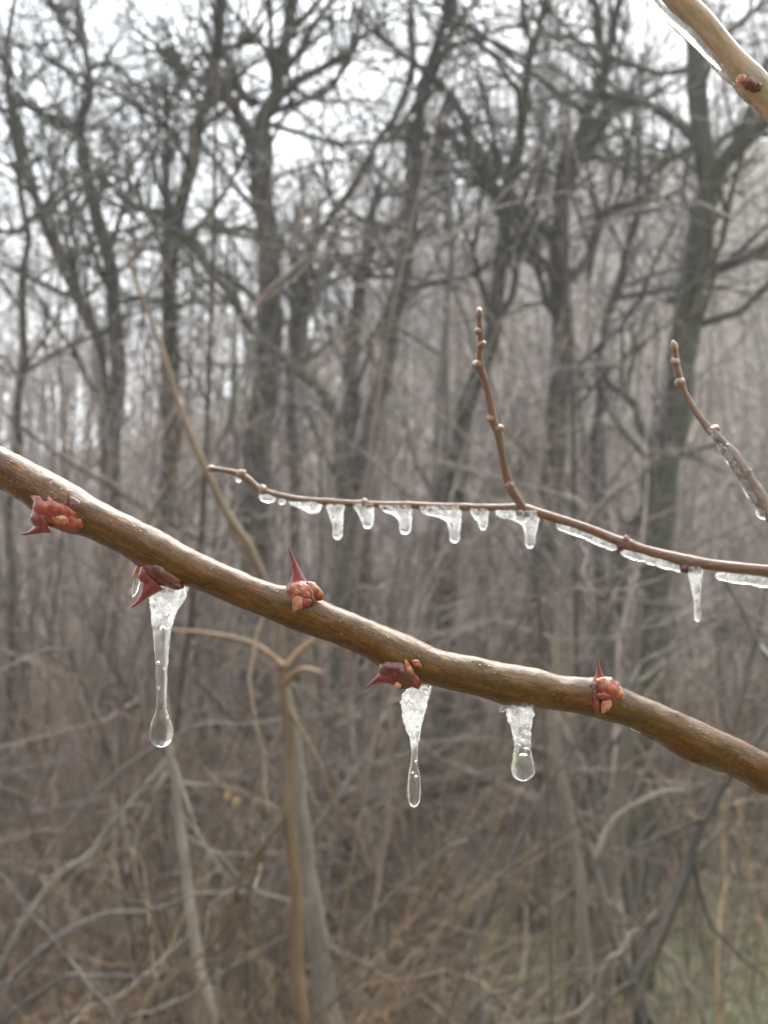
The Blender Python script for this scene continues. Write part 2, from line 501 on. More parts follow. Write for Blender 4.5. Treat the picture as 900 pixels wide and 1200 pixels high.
tree('slender_tree', 'thin dark tree at the photo edge with a limb crossing level to its neighbour', M['bark'], 7.5,
     [(14, 20), (10, 90), (20, 150), (25, 230), (28, 300), (27, 370), (24, 450), (18, 560), (12, 680)], 9, 13,
     [([(26, 268), (45, 248), (70, 222), (98, 200)], 8, 4, 0.3), ([(26, 270), (10, 272), (-20, 268)], 7, 5, -0.2)], 12, tone=0.25)
tree('leaning_tree', 'dark tree leaning steeply, its top tilting out over the photo edge', M['bark'], 9.0,
     [(0, 65), (10, 110), (22, 170), (36, 225), (56, 265), (82, 320), (104, 375), (120, 425), (128, 520), (130, 640)], 12, 20,
     [([(24, 120), (50, 135), (86, 152)], 8, 5, 0.2)], 12, tone=0.3)
tree('forked_tree', 'grey tree with a wavering trunk forking into three thin leaders', M['bark'], 9.5,
     [(92, 0), (98, 60), (106, 110), (92, 148), (100, 185), (112, 235), (122, 280), (132, 330), (136, 420), (130, 520), (126, 640)], 9, 30,
     [([(97, 50), (80, 30), (60, 5), (50, -20)], 7, 4, -0.3), ([(104, 80), (125, 75), (145, 85), (160, 102)], 7, 4, 0.3), ([(95, 150), (70, 140), (45, 130), (20, 110)], 8, 5, -0.4),
      ([(128, 300), (145, 240), (152, 215), (150, 180)], 8, 4, 0.2)], 18, tone=0.35)
tree('dark_tree', 'dark straight tree swaying inward, beside the stout forked trunk', M['bark'], 8.6,
     [(262, -10), (252, 60), (242, 110), (234, 150), (222, 205), (205, 265), (198, 320), (200, 390), (198, 500), (196, 640)], 20, 24,
     [([(238, 130), (225, 110), (205, 60), (190, 20)], 9, 5, 0.3), ([(246, 85), (265, 60), (285, 50), (310, 30)], 8, 4, -0.3), ([(212, 240), (185, 250), (150, 235), (110, 200)], 8, 4, 0.2),
      ([(198, 330), (196, 260), (194, 200), (197, 150)], 12, 8, 0.4)], 18, tone=0.2)
tree('stout_tree', 'stout grey tree splitting into dark upright limbs near the sky', M['bark'], 8.2,
     [(338, -10), (333, 60), (328, 105), (312, 140), (308, 180), (310, 240), (318, 320), (312, 420), (304, 520), (300, 660)], 20, 44,
     [([(310, 200), (292, 160), (278, 132), (262, 100), (240, 60)], 20, 9, 0.4), ([(322, 120), (350, 95), (382, 78), (410, 62), (418, 35)], 11, 6, -0.3),
      ([(318, 132), (350, 120), (384, 106), (402, 80), (412, 62)], 9, 5, 0.2), ([(300, 120), (285, 110), (262, 60), (255, 20)], 12, 7, 0.4)], 18, tone=0.3)
tree('slanting_tree', 'slim dark tree slanting up from the brush towards the sky gap', M['bark_purple'], 9.0,
     [(485, 70), (472, 115), (452, 155), (430, 185), (412, 222), (385, 262), (366, 295), (358, 345), (348, 385), (344, 470), (344, 620)], 10, 16,
     [([(366, 295), (350, 265), (345, 235)], 7, 4, 0.2)], 10, tone=0.2)
tree('tall_tree', 'tall purplish tree bowing to one side, behind the tip of the icy twig', M['bark_purple'], 8.8,
     [(527, -10), (508, 60), (494, 100), (489, 150), (489, 195), (480, 260), (468, 340), (455, 410), (436, 490), (424, 560), (420, 680)], 15, 30,
     [([(482, 95), (484, 50), (482, 15), (476, -20)], 9, 5, 0.3), ([(500, 85), (470, 62), (440, 40), (415, 15)], 8, 4, -0.2), ([(495, 80), (530, 115), (555, 165), (572, 198), (584, 206)], 11, 6, -0.4),
      ([(488, 120), (472, 145), (450, 155)], 8, 4, 0.2)], 16, tone=0.3)
tree('dim_tree', 'dim grey tree rising straight behind the row of small icicles', M['bark'], 9.8,
     [(442, 215), (432, 270), (424, 320), (416, 400), (410, 490), (408, 580), (402, 680)], 12, 36,
     [([(425, 320), (405, 300), (390, 310)], 7, 4, 0.2)], 14, tone=0.35)
tree('curving_tree', 'dark curving tree directly behind the upright side shoot', M['bark'], 8.4,
     [(640, -10), (628, 40), (620, 80), (612, 130), (608, 180), (592, 225), (588, 290), (584, 345), (574, 410), (550, 470), (538, 540), (526, 640)], 10, 30,
     [([(588, 240), (570, 210), (552, 185), (525, 150)], 9, 5, 0.3), ([(623, 50), (612, 25), (610, -10)], 6, 4, -0.2), ([(618, 70), (575, 48), (540, 50), (515, 52)], 6, 3, 0.3),
      ([(590, 225), (612, 200), (640, 200), (665, 212)], 7, 4, -0.2)], 16, tone=0.25)
tree('plum_tree', 'plum-grey tree with a kinked top, behind the bend of the icy twig', M['bark_purple'], 8.8,
     [(728, -10), (716, 50), (704, 95), (690, 140), (668, 180), (658, 225), (656, 300), (656, 400), (652, 500), (645, 580), (635, 690)], 14, 38,
     [([(690, 150), (712, 125), (705, 100)], 12, 6, 0.2), ([(660, 205), (700, 160), (715, 130)], 13, 7, -0.3), ([(656, 340), (690, 300), (700, 260), (715, 245), (740, 240)], 12, 6, -0.4),
      ([(656, 380), (630, 320), (615, 280)], 8, 5, 0.3)], 16, tone=0.4)
tree('mossy_tree', 'thickest tree, mossy grey with spreading limbs, below the tan branch', M['bark_moss'], 7.8,
     [(812, -10), (815, 50), (820, 120), (826, 180), (832, 225), (822, 270), (812, 320), (803, 390), (792, 470), (778, 590), (765, 690)], 30, 46,
     [([(834, 215), (852, 185), (875, 160), (905, 128), (940, 90)], 22, 12, -0.5), ([(818, 170), (795, 145), (770, 125), (735, 118), (700, 108)], 11, 6, 0.3), ([(820, 168), (795, 182), (768, 200), (748, 216)], 9, 5, -0.2),
      ([(818, 318), (845, 312), (875, 302), (910, 285)], 16, 10, -0.6), ([(818, 80), (845, 45), (875, 20), (900, 0)], 10, 6, 0.3)], 16, tone=0.35)
tree('thin_tree', 'thin grey tree standing between the plum-grey tree and the thickest tree', M['bark_purple'], 9.6,
     [(752, 60), (746, 130), (747, 190), (746, 250), (735, 290), (722, 340), (706, 400), (700, 480), (700, 640)], 6, 16,
     [([(746, 245), (712, 250), (698, 285), (690, 330)], 9, 5, 0.2)], 12, tone=0.4)
tree('arching_tree', 'small mossy green tree arching over from the thin brown sapling', M['bark_moss'], 7.2,
     [(150, 212), (172, 245), (192, 266), (222, 280), (245, 310), (275, 352), (305, 395), (335, 425), (372, 452), (392, 480), (398, 530), (398, 640)], 8, 20,
     [([(222, 280), (238, 264), (262, 268), (300, 282), (332, 292)], 8, 4, -0.3), ([(150, 212), (120, 205), (85, 225), (40, 262)], 7, 4, 0.3), ([(345, 432), (380, 405), (392, 385)], 6, 3, 0.3)], 12, tone=0.5)
tree('crooked_tree', 'crooked dark tree bending over behind the ice-sleeved twig', M['bark_dark'], 7.0,
     [(706, 425), (712, 448), (735, 465), (752, 498), (764, 530), (760, 580), (735, 640), (715, 720), (700, 800)], 8, 30,
     [([(764, 535), (775, 528), (805, 530), (850, 515)], 10, 5, 0.2)], 8, tone=0.3, twig_len=0.8)

# ------------------------------------------------------------------ far wood and brush: no one could count these
def far_wood():
    lines = []
    def far_tree(x, y, h, r0, full):
        z = gz(x, y)
        pts, d = walk((x, y, z - 0.1), (NR.normal(0, 0.06), NR.normal(0, 0.05), 1), h, 9, 0.06, 0.03)
        rr = np.linspace(r0, r0 * 0.2, 9)
        tone = NR.uniform(0.15, 0.6)
        lines.append((pts, rr, tone, 6))
        rm = 0.003 + 0.00014 * y
        ramify(pts, rr, 2 if full else 1, lines, 11 if full else 16, h * 0.26, tone, 0.22, 0.95, 0.5, rm, 0.04, 4)
    for _ in range(70):
        y = NR.uniform(12, 26); x = NR.uniform(-0.48, 0.48) * y
        far_tree(x, y, NR.uniform(4, 10), NR.uniform(0.025, 0.08), True)
    for _ in range(150):
        y = NR.uniform(24, 70); x = (NR.uniform(-0.5, 0.5) if NR.rand() < 0.6 else NR.uniform(0.0, 0.5)) * y
        far_tree(x, y, NR.uniform(6, 14), NR.uniform(0.04, 0.13), y < 50)
    for _ in range(80):
        y = NR.uniform(60, 120); x = NR.uniform(-0.5, 0.5) * y
        far_tree(x, y, NR.uniform(9, 16), NR.uniform(0.1, 0.25), False)
    o = mesh_obj('far_wood', tubes_mesh('far_wood', lines), M['far_bark'])
    tag(o, 'misty mass of bare grey trees on the slope behind', 'wood', kind='stuff')
far_wood()

def brushwood():
    lines = []
    def shade_tone(x, y):                             # patchy tone: dark patches painted in place of missing deep shadow, pale between
        return 0.75 * mnoise.noise((x * 0.8, y * 0.6, 3.0)) + 0.35 * mnoise.noise((x * 2.1, y * 1.5, 8.0))
    def turfy(x, y, keep=0.12):
        return 0.07 * y < x and 3.3 < y < 9.3 and NR.rand() > keep
    for _ in range(1700):                        # suckers and weeds
        y = 3.4 + 14 * NR.rand() ** 1.3; x = NR.uniform(-0.46, 0.46) * y
        if turfy(x, y): continue
        h = NR.uniform(0.5, 2.4) * (1 if y > 5 else 0.7)
        pts, d = walk((x, y, gz(x, y) - 0.02), (NR.normal(0, 0.45), NR.normal(0, 0.35), 1), h, 6, 0.16, -0.02)
        r = NR.uniform(0.002, 0.009)
        tone = np.clip(NR.normal(0.36 + shade_tone(x, y), 0.3), 0, 1)
        lines.append((pts, np.linspace(r, r * 0.35, 6), tone, 4))
        ramify(pts, np.linspace(r, r * 0.35, 6), 1 if NR.rand() < 0.5 else 0, lines, 3, h * 0.35, tone, 0.25, 0.9, 0.5, 0.0015, 0.04, 3)
    for _ in range(2200):                        # arching canes
        y = 3.6 + 11 * NR.rand() ** 1.2; x = NR.uniform(-0.48, 0.48) * y
        if turfy(x, y): continue
        L = NR.uniform(0.8, 2.6); a = NR.uniform(0, 6.28)
        d0 = (math.cos(a) * 0.7, math.sin(a) * 0.7, 0.9)
        pts, d = walk((x, y, gz(x, y) - 0.02), d0, L, 8, 0.09, -0.12)
        r = NR.uniform(0.002, 0.006)
        lines.append((pts, np.linspace(r, r * 0.4, 8), np.clip(NR.normal(0.45 + shade_tone(x, y), 0.35), 0, 1), 4))
    for _ in range(420):                         # brambles on the bank just below the camera
        y = NR.uniform(1.5, 4.2); x = NR.uniform(-0.5, 0.5) * y
        if x > 0.08 * y and NR.rand() < 0.75: continue
        L = NR.uniform(0.5, 1.9); a = NR.uniform(0, 6.28)
        pts, d = walk((x, y, gz(x, y) - 0.02), (math.cos(a) * 0.6, math.sin(a) * 0.6, 1.0), L, 9, 0.07, -0.07)
        r = NR.uniform(0.0012, 0.0042); rr = np.linspace(r, r * 0.35, 9)
        tone = np.clip(NR.normal(0.38, 0.25), 0, 1)
        lines.append((pts, rr, tone, 5))
        ramify(pts, rr, 1, lines, 4, L * 0.3, tone, 0.3, 0.9, 0.5, 0.0007, 0.0, 4)
    for _ in range(1500):                        # twiggy haze of shrub tops
        y = NR.uniform(3.6, 13); x = NR.uniform(-0.46, 0.46) * y
        if turfy(x, y): continue
        h = NR.uniform(0.9, 3.3) * min(1.0, 0.45 + y / 12)
        pts, d = walk((x, y, gz(x, y)), (NR.normal(0, 0.3), NR.normal(0, 0.2), 1), h, 7, 0.15, 0.0)
        r = NR.uniform(0.002, 0.009); rr = np.linspace(r, r * 0.3, 7)
        tone = np.clip(NR.normal(0.4 + shade_tone(x, y), 0.3), 0, 1)
        lines.append((pts, rr, tone, 4))
        ramify(pts, rr, 1, lines, 7, h * 0.3, tone, 0.25, 1.15, 0.55, 0.0016, 0.0, 3)
    o = mesh_obj('brushwood', tubes_mesh('brushwood', lines), M['brush'])
    tag(o, 'tangled brown brushwood and weeds under the trees', 'brushwood', kind='stuff')
brushwood()

def underwood():
    lines = []
    def turfy_(x, y): return 0.07 * y < x and y < 8.6 and NR.rand() > 0.3
    for k in range(430):
        y = 4.5 + 8.5 * NR.rand(); x = NR.uniform(-0.48, 0.48) * y
        if turfy_(x, y) or (NR.rand() < 0.25 and x < 0): continue
        h = NR.uniform(2.6, 6.5) * (0.75 + y / 30)
        pts, d = walk((x, y, gz(x, y)), (NR.normal(0, 0.25), NR.normal(0, 0.2), 1), h, 9, 0.13, 0.02)
        r = NR.uniform(0.006, 0.02); rr = np.linspace(r, r * 0.25, 9)
        tone = np.clip(NR.normal(0.45, 0.3), 0, 1)
        lines.append((pts, rr, tone, 5))
        ramify(pts, rr, 2, lines, 7, h * 0.3, tone, 0.25, 1.2, 0.55, 0.0017, 0.0, 4)
    for k in range(46):
        y = NR.uniform(5.5, 12); x = NR.uniform(-0.42, 0.42) * y
        if turfy_(x, y): continue
        h = NR.uniform(3, 6)
        pts, d = walk((x, y, gz(x, y) - 0.05), (NR.normal(0, 0.12), NR.normal(0, 0.1), 1), h, 10, 0.07, 0.03)
        r = NR.uniform(0.018, 0.045); rr = np.linspace(r, r * 0.3, 10)
        lines.append((pts, rr, NR.uniform(0.0, 0.15), 7))
        ramify(pts, rr, 2, lines, 5, h * 0.33, 0.1, 0.35, 1.1, 0.55, 0.002, 0.0, 4)
    o = mesh_obj('underwood', tubes_mesh('underwood', lines), M['far_bark'])
    tag(o, 'lacework of fine bare twigs criss-crossing between the trunks', 'twigs', kind='stuff')
underwood()

def leaf_shape(p, size, n, up):
    """A curled oval dead leaf: 3 x 2 grid."""
    n = np.array(n, float); n /= np.linalg.norm(n); up = np.array(up, float); up -= n * up.dot(n); up /= np.linalg.norm(up) + 1e-9
    w = np.cross(n, up)
    V = []
    for i, (u, hw) in enumerate(((-1, 0.1), (-0.35, 0.42), (0.35, 0.38), (1, 0.06))):
        for s in (-1, 0, 1):
            V.append(p + size * (u * up + s * hw * w + n * (0.18 * abs(s) * hw * 2 - 0.15 * u * u)))
    return V
LQ = np.array([[i * 3 + j, i * 3 + j + 1, i * 3 + j + 4, i * 3 + j + 3] for i in range(3) for j in range(2)])

def leaf_mat():
    m, nt, out = new_mat('dead_leaf')
    t = attr(nt, 'tone')
    c = ramp(nt, t, [(0.0, (0.06, 0.035, 0.02)), (0.4, (0.17, 0.10, 0.055)), (0.75, (0.28, 0.17, 0.085)), (1.0, (0.45, 0.30, 0.15))])
    principled(nt, out, c, 0.55)
    return m
M['leaf'] = leaf_mat()

def leaf_litter():
    V, Q, T = [], [], []
    for k in range(7000):
        y = 3.0 + 13 * NR.rand() ** 1.4; x = NR.uniform(-0.5, 0.5) * y
        if NR.rand() < 0.06: z = gz(x, y) + NR.uniform(0.1, 0.7)
        else: z = gz(x, y) + NR.uniform(0.01, 0.06)
        if x > 0.4 and y < 8.5 and NR.rand() < 0.6: continue
        V += leaf_shape(np.array((x, y, z)), NR.uniform(0.018, 0.04), NR.normal(0, 0.5, 3) + (0, 0, 1), NR.normal(0, 1, 3))
        Q.append(LQ + len(T)); T += [NR.rand() * 0.85] * 12
    o = mesh_obj('leaf_litter', raw_mesh('leaf_litter', V, Q, tone=T), M['leaf'])
    tag(o, 'brown dead leaves littering the ground and caught in the brush', 'leaves', kind='stuff')
leaf_litter()

def turf():
    V, T = [], []
    n = 9000
    y = 3.6 + 5.8 * NR.rand(n); x = -0.2 + (0.5 * y + 0.2) * NR.rand(n)
    keep = (np.sin(x * 2.1 + y) * np.cos(y * 1.7 - x) + NR.rand(n)) > 0.2
    x, y = x[keep], y[keep]; n = len(x)
    z = ground_z(x, y)
    a = NR.rand(n) * 6.28; h = NR.uniform(0.05, 0.14, n); w = 0.004
    dx, dy = np.cos(a) * w, np.sin(a) * w
    lx, ly = NR.normal(0, 0.04, n), NR.normal(0, 0.04, n)
    V = np.stack([np.stack([x - dx, y - dy, z - 0.01], -1), np.stack([x + dx, y + dy, z - 0.01], -1),
                  np.stack([x + lx * .5 + dx * .6, y + ly * .5 + dy * .6, z + h * .6], -1), np.stack([x + lx, y + ly, z + h], -1)], 1).reshape(-1, 3)
    b = np.arange(n)[:, None] * 4
    Q = np.concatenate([b + np.array([[0, 1, 2]]), b + np.array([[0, 2, 3]])])
    m, nt, out = new_mat('winter_grass')
    c = ramp(nt, attr(nt, 'tone'), [(0, (0.08, 0.10, 0.03)), (0.6, (0.18, 0.20, 0.08)), (1, (0.32, 0.29, 0.16))])
    principled(nt, out, c, 0.5)
    o = mesh_obj('grass', raw_mesh('grass', V, [Q], tone=np.repeat(NR.rand(n), 4)), m)
    tag(o, 'short dull green grass on the flat below the brush', 'grass', kind='stuff')
turf()

# ------------------------------------------------------------------ saplings and canes one can tell apart
def cane(name, label, mat, pl, d0, d1, w0, w1, limbs=(), tone=0.5, cat='sapling', group='saplings and canes in the brush', to_ground=False, part='stem', twigs=0):
    k = len(pl)
    ds = np.linspace(d0, d1, k)
    pts = [P(x, y, dd) for (x, y), dd in zip(pl, ds)]
    thin = 0.7 if cat == 'cane' else 1.0
    rr = [thin * w * dd / F / 2 for w, dd in zip(np.linspace(w0 * 0.55, w1, k), ds)]
    if name not in ('fallen_log', 'leafy_twig'):                     # on down to where it grows from
        e = np.array(pts[-1]); dv = e - np.array(pts[-2]); dv /= np.linalg.norm(dv); dv[2] -= 0.15
        for _ in range(14):
            dv = dv * 0.72 + np.array((0, 0.02, -0.28)); dv /= np.linalg.norm(dv)
            e = e + dv * 0.22; pts.append(Vector(e)); rr.append(rr[-1] * 1.03)
            if e[2] < gz(e[0], e[1]): break
    base = np.array(pts[-1])
    root = empty(name, tuple(base)); tag(root, label, cat, group)
    L, r = smooth_line([np.array(p) - base for p in pts], 60, rr)
    sd_ = R.random() * 90
    for i in range(60):
        L[i] += np.array((mnoise.noise((i * 0.22, sd_, 0)), mnoise.noise((i * 0.22, sd_, 9)), mnoise.noise((i * 0.22, sd_, 5)))) * min(r[i] * 1.6, 0.014)
    big_tube(part, L, r, 10, mat, root, 0.10, 0.05, tone, R.random() * 40)
    for lpl, ld0, ld1, lw0, lw1 in limbs:
        lds = np.linspace(ld0, ld1, len(lpl))
        lp = [np.array(P(x, y, dd)) - base for (x, y), dd in zip(lpl, lds)]
        LL, lr = smooth_line(lp, 20, [w * dd / F / 2 for w, dd in zip(np.linspace(lw0, lw1, len(lpl)), lds)])
        big_tube('side_branch', LL, lr, 8, mat, root, 0.1, 0.04, tone + 0.25, R.random() * 40)
    if True:
        fine = []
        ramify(L[:44], r[:44], 1, fine, twigs or 7, np.linalg.norm(L[0] - L[-1]) * 0.18, tone, 0.1, 0.8, 0.5, 0.0012, 0.03, 4)
        o = mesh_obj('twigs', tubes_mesh('twigs', fine), mat, root); o["kind"] = 'stuff'
    return root

cane('brown_sapling', 'slender brown sapling slanting down behind both branches and forking below the main one', M['bark_brown'],
     [(146, 272), (160, 330), (180, 385), (200, 440), (216, 490), (240, 548), (268, 605), (300, 655), (324, 715), (333, 780), (335, 850), (338, 930), (345, 1010), (350, 1110), (356, 1210)],
     1.9, 1.6, 6, 17,
     [([(333, 782), (318, 768), (290, 752), (240, 742), (195, 738)], 1.69, 1.75, 9, 4), ([(334, 782), (345, 768), (360, 755), (380, 742)], 1.69, 1.72, 9, 5), ([(335, 800), (346, 788), (360, 784), (378, 789)], 1.69, 1.6, 8, 5)],
     tone=0.5, to_ground=True)
cane('dead_sapling', 'thick pale dead stem close behind the foot of the forked sapling', M['bark_pale'],
     [(322, 700), (332, 780), (344, 870), (353, 950), (362, 1030), (372, 1110), (392, 1215)], 3.1, 2.9, 10, 29, tone=0.42, cat='dead stem', to_ground=True)
cane('pale_sapling', 'pale grey upright sapling below the longest icicle', M['bark_pale'],
     [(168, 560), (178, 680), (190, 800), (198, 870), (207, 930), (214, 990), (221, 1050), (229, 1110), (240, 1160), (246, 1215)], 2.6, 2.4, 8, 17, tone=0.6, to_ground=True)
cane('grey_cane', 'grey bramble cane slanting down in the bottom corner away from the grass', M['bark_icy'],
     [(-10, 1010), (28, 1062), (62, 1100), (100, 1148), (140, 1210)], 1.9, 1.7, 5, 7, tone=0.1, cat='cane')
cane('icy_cane', 'pale icy cane arching level across the pale sapling', M['bark_icy'],
     [(345, 1058), (295, 1046), (232, 1050), (165, 1068), (95, 1082)], 2.25, 2.3, 5, 8, tone=0.35, cat='cane')
cane('level_twig', 'thin frosty twig running level beneath the longest icicle', M['bark_icy'],
     [(455, 831), (400, 834), (335, 845), (285, 850), (225, 853)], 2.1, 2.2, 4, 6, tone=0.3, cat='cane')
cane('slanting_cane', 'blurred grey stem slanting up towards the top of the pale sapling', M['bark_pale'],
     [(192, 892), (160, 932), (110, 992), (58, 1042)], 2.9, 2.7, 8, 13, tone=0.4, cat='cane')
cane('low_cane', 'frosty cane lying level just above the bottom edge beside the pale sapling', M['bark_icy'],
     [(250, 1133), (195, 1140), (130, 1146), (70, 1150)], 2.2, 2.3, 5, 8, tone=0.2, cat='cane')
cane('rising_cane', 'grey cane rising from the bottom edge to the thick pale dead stem', M['bark_icy'],
     [(350, 1088), (300, 1116), (245, 1150), (195, 1180), (135, 1205)], 2.2, 2.1, 5, 9, tone=0.2, cat='cane')
cane('dark_sapling', 'dark brown sapling curving up to the main branch from the bottom edge', M['bark_dark'],
     [(905, 838), (885, 868), (855, 915), (825, 962), (806, 1008), (792, 1058), (768, 1105), (752, 1150), (744, 1215)], 2.4, 2.1, 10, 20,
     [([(770, 1102), (785, 1062), (810, 1010), (850, 965)], 2.2, 2.4, 7, 4)], tone=0.12, to_ground=True)
cane('snapped_stick', 'pale snapped stick leaning against the dark curving sapling', M['bark_pale'],
     [(768, 1068), (750, 1090), (732, 1110), (715, 1132)], 2.3, 2.3, 7, 8, tone=0.5, cat='stick')
cane('short_stick', 'short pale stick pointing down away from the dark curving sapling', M['bark_pale'],
     [(762, 1090), (782, 1118), (805, 1150)], 2.5, 2.5, 8, 6, tone=0.55, cat='stick')
cane('grey_sapling', 'grey forked sapling crossing the base of the dark curving one', M['bark_pale'],
     [(640, 850), (662, 920), (695, 1010), (715, 1080), (738, 1150), (770, 1215)], 3.2, 3.0, 7, 14,
     [([(695, 1010), (720, 960), (770, 930), (800, 925)], 3.05, 3.2, 8, 4)], tone=0.25, to_ground=True)
cane('drooping_cane', 'frosted cane drooping in a shallow arch over the grass', M['bark_icy'],
     [(725, 1128), (680, 1138), (640, 1140), (600, 1158), (565, 1175)], 2.6, 2.8, 8, 7, tone=0.25, cat='cane')
cane('tan_sapling', 'pale tan upright stem passing behind the main branch next to the shortest icicle', M['bark_pale'],
     [(648, 690), (652, 760), (651, 830), (653, 885), (668, 960), (680, 1050)], 3.0, 3.0, 6, 14, tone=0.55, cat='stem', to_ground=True)
cane('broad_sapling', 'broad blurred grey stem behind the thorn nearest the photo edge', M['bark_pale'],
     [(750, 690), (744, 770), (738, 850), (728, 930), (718, 1000)], 4.2, 4.2, 12, 26, tone=0.3, cat='stem', to_ground=True)
cane('crossing_twig', 'pale twig slanting up from the main branch to the single icicle of the icy twig', M['bark_icy'],
     [(890, 680), (860, 705), (815, 738), (775, 765), (738, 792)], 1.6, 1.6, 4, 7, tone=0.2, cat='cane')
cane('falling_twig', 'pale twig dropping behind the last ice strip at the photo edge', M['bark_icy'],
     [(838, 640), (852, 680), (868, 712), (884, 745), (908, 785)], 1.5, 1.5, 5, 9, tone=0.3, cat='cane')
cane('hooked_twig', 'pale hooked twig curving down below the fork of the icy twig', M['bark_icy'],
     [(600, 620), (614, 645), (625, 675), (632, 705), (634, 735)], 1.2, 1.25, 4, 6, tone=0.2, cat='cane')
cane('frosty_cane', 'frosted side branch stub in front of the crooked dark tree', M['bark_icy'],
     [(785, 522), (772, 540), (752, 558), (728, 572), (700, 600)], 2.6, 2.7, 10, 6, tone=0.35, cat='cane')
cane('curled_twig', 'pale curled twig below the icicle in the middle', M['bark_icy'],
     [(572, 958), (560, 972), (545, 986), (526, 992)], 2.3, 2.3, 8, 5, tone=0.25, cat='cane')
cane('fallen_log', 'dark fallen log lying in the brush behind the two shorter icicles', M['bark_dark'],
     [(345, 965), (430, 945), (500, 928), (560, 912), (640, 905)], 6.0, 5.6, 26, 20, tone=0.25, cat='log')

# a pair of yellow dead leaves caught on a twig
cane('leafy_twig', 'fine brown twig holding two yellowish dead leaves beside the forked sapling', M['bark_brown'],
     [(238, 900), (256, 916), (274, 926), (300, 938), (330, 950)], 1.93, 1.78, 2.5, 3.5, tone=0.4, cat='twig')
for k, (x, y, sz, lab) in enumerate(((267, 930, 0.011, 'yellowish dead leaf, upper one of two beside the forked sapling'),
                                     (278, 938, 0.010, 'yellowish dead leaf, lower one of two beside the forked sapling'))):
    c = np.array(P(x, y, 1.9))
    o = mesh_obj('dead_leaf', raw_mesh('dead_leaf', [v - c for v in leaf_shape(c, sz, (0.3 - 0.4 * k % 1, -1, 0.4), (0.4 + 0.3 * k, 0, 1))], [LQ], tone=[0.93, 1.0, 0.9, 0.8, 0.95, 1, 0.85, 0.7, 0.95, 0.9, 0.7, 0.6]), M['leaf'])
    o.location = c
    tag(o, lab, 'leaf', 'dead leaves caught in the brush')

# ------------------------------------------------------------------ the thorny branch in focus
def branch_depth(xs, tbl):
    return float(np.interp(xs, [t[0] for t in tbl], [t[1] for t in tbl]))

MAIN_D = [(-60, 0.2045), (150, 0.2000), (450, 0.1985), (700, 0.1985), (960, 0.2000)]
def dm(x): return branch_depth(x, MAIN_D)

def px_xyz(x, y, z, d):
    """photograph x, y; z = photograph units towards the camera from distance d."""
    return P(x, y, d - z * d / F)

MAIN = [(-60, 513, 23), (0, 547, 23.5), (50, 575, 23.5), (100, 603, 23), (150, 628, 23), (200, 655, 22.5), (250, 677, 21), (300, 698, 21), (350, 716, 22), (400, 735, 21.5),
        (450, 757, 22), (500, 779, 22.5), (550, 791, 22), (600, 801, 23), (650, 811, 21.5), (700, 819, 21.5), (750, 836, 20.5), (800, 859, 22), (850, 882, 22.5), (900, 907, 23), (960, 938, 23)]

def stem_mesh(tbl, dfun, n, sides, name, mat, parent, swell=(), lumps=(), rough=0.03, rl=0.006, seed=0, tone=.5):
    pts = [P(x, y, dfun(x)) for x, y, w in tbl]
    rr = [w * dfun(x) / F for x, y, w in tbl]
    off = np.array(parent.location)
    L, r = smooth_line([np.array(p) - off for p in pts], n, rr)
    px = (L[:, 0] + off[0]) / (L[:, 1] + off[1]) * F + 450
    for sx, amt, wid in swell:
        r = r * (1 + amt * np.exp(-((px - sx) / wid) ** 2))
    def lump(V):
        W = V + off
        for lx, ly, lz, size, amt in lumps:
            d = dfun(lx); c = np.array(px_xyz(lx, ly, lz, d)); s = size * d / F
            dist = np.linalg.norm(W - c, axis=-1)
            ctr = (L + off)[:, None, :]
            out = W - ctr; out /= np.linalg.norm(out, axis=-1, keepdims=True) + 1e-12
            W = W + out * (amt * d / F * np.exp(-(dist / s) ** 2))[..., None]
        return W - off
    return big_tube(name, L, r, sides, mat, parent, rough, rl, tone, seed, lump if lumps else None)

def world_loc(o):
    v = Vector((0, 0, 0))
    while o is not None:
        v = v + Vector(o.location); o = o.parent
    return v

def lump_part(name, x, y, z, d, rx, ry, rz, rot, seed, mat, parent=None, amp=0.22, freq=1.7, frost=0.25, facets=3, point=0.0, ridge=False):
    bm = bmesh.new()
    bmesh.ops.create_icosphere(bm, subdivisions=facets, radius=1.0)
    c = px_xyz(x, y, z, d); s = d / F
    cr, sr = math.cos(rot), math.sin(rot)
    for v in bm.verts:
        k = v.co.copy()
        f = 1 + amp * (mnoise.noise(k * freq + Vector((seed * 3.1, seed, 0))) + 0.6 * mnoise.noise(k * freq * 2.6 + Vector((seed, 0, seed * 1.7))))
        if ridge:
            f = 1.0 + amp * (0.55 - 1.6 * abs(mnoise.noise(k * freq + Vector((seed * 3.1, seed, 0)))) - 0.5 * abs(mnoise.noise(k * freq * 2.3 + Vector((seed, 2, seed)))))
        k *= f
        if point and k.z > -0.2:
            q = 1 - point * ((k.z + 0.2) / 1.2) ** 1.4
            k.x *= q; k.y *= q; k.z *= 1 + 0.35 * point
        px_, py_ = k.x * rx, k.z * ry
        v.co = Vector(((px_ * cr - py_ * sr) * s, k.y * rz * s, (px_ * sr + py_ * cr) * s))
    me = bpy.data.meshes.new(name)
    bm.to_mesh(me); bm.free()
    me.polygons.foreach_set('use_smooth', [True] * len(me.polygons))
    a = me.attributes.new('frost', 'FLOAT', 'POINT'); a.data.foreach_set('value', np.full(len(me.vertices), frost, np.float32))
    o = mesh_obj(name, me, mat, parent)
    o.location = (c - world_loc(parent)) if parent is not None else c
    return o

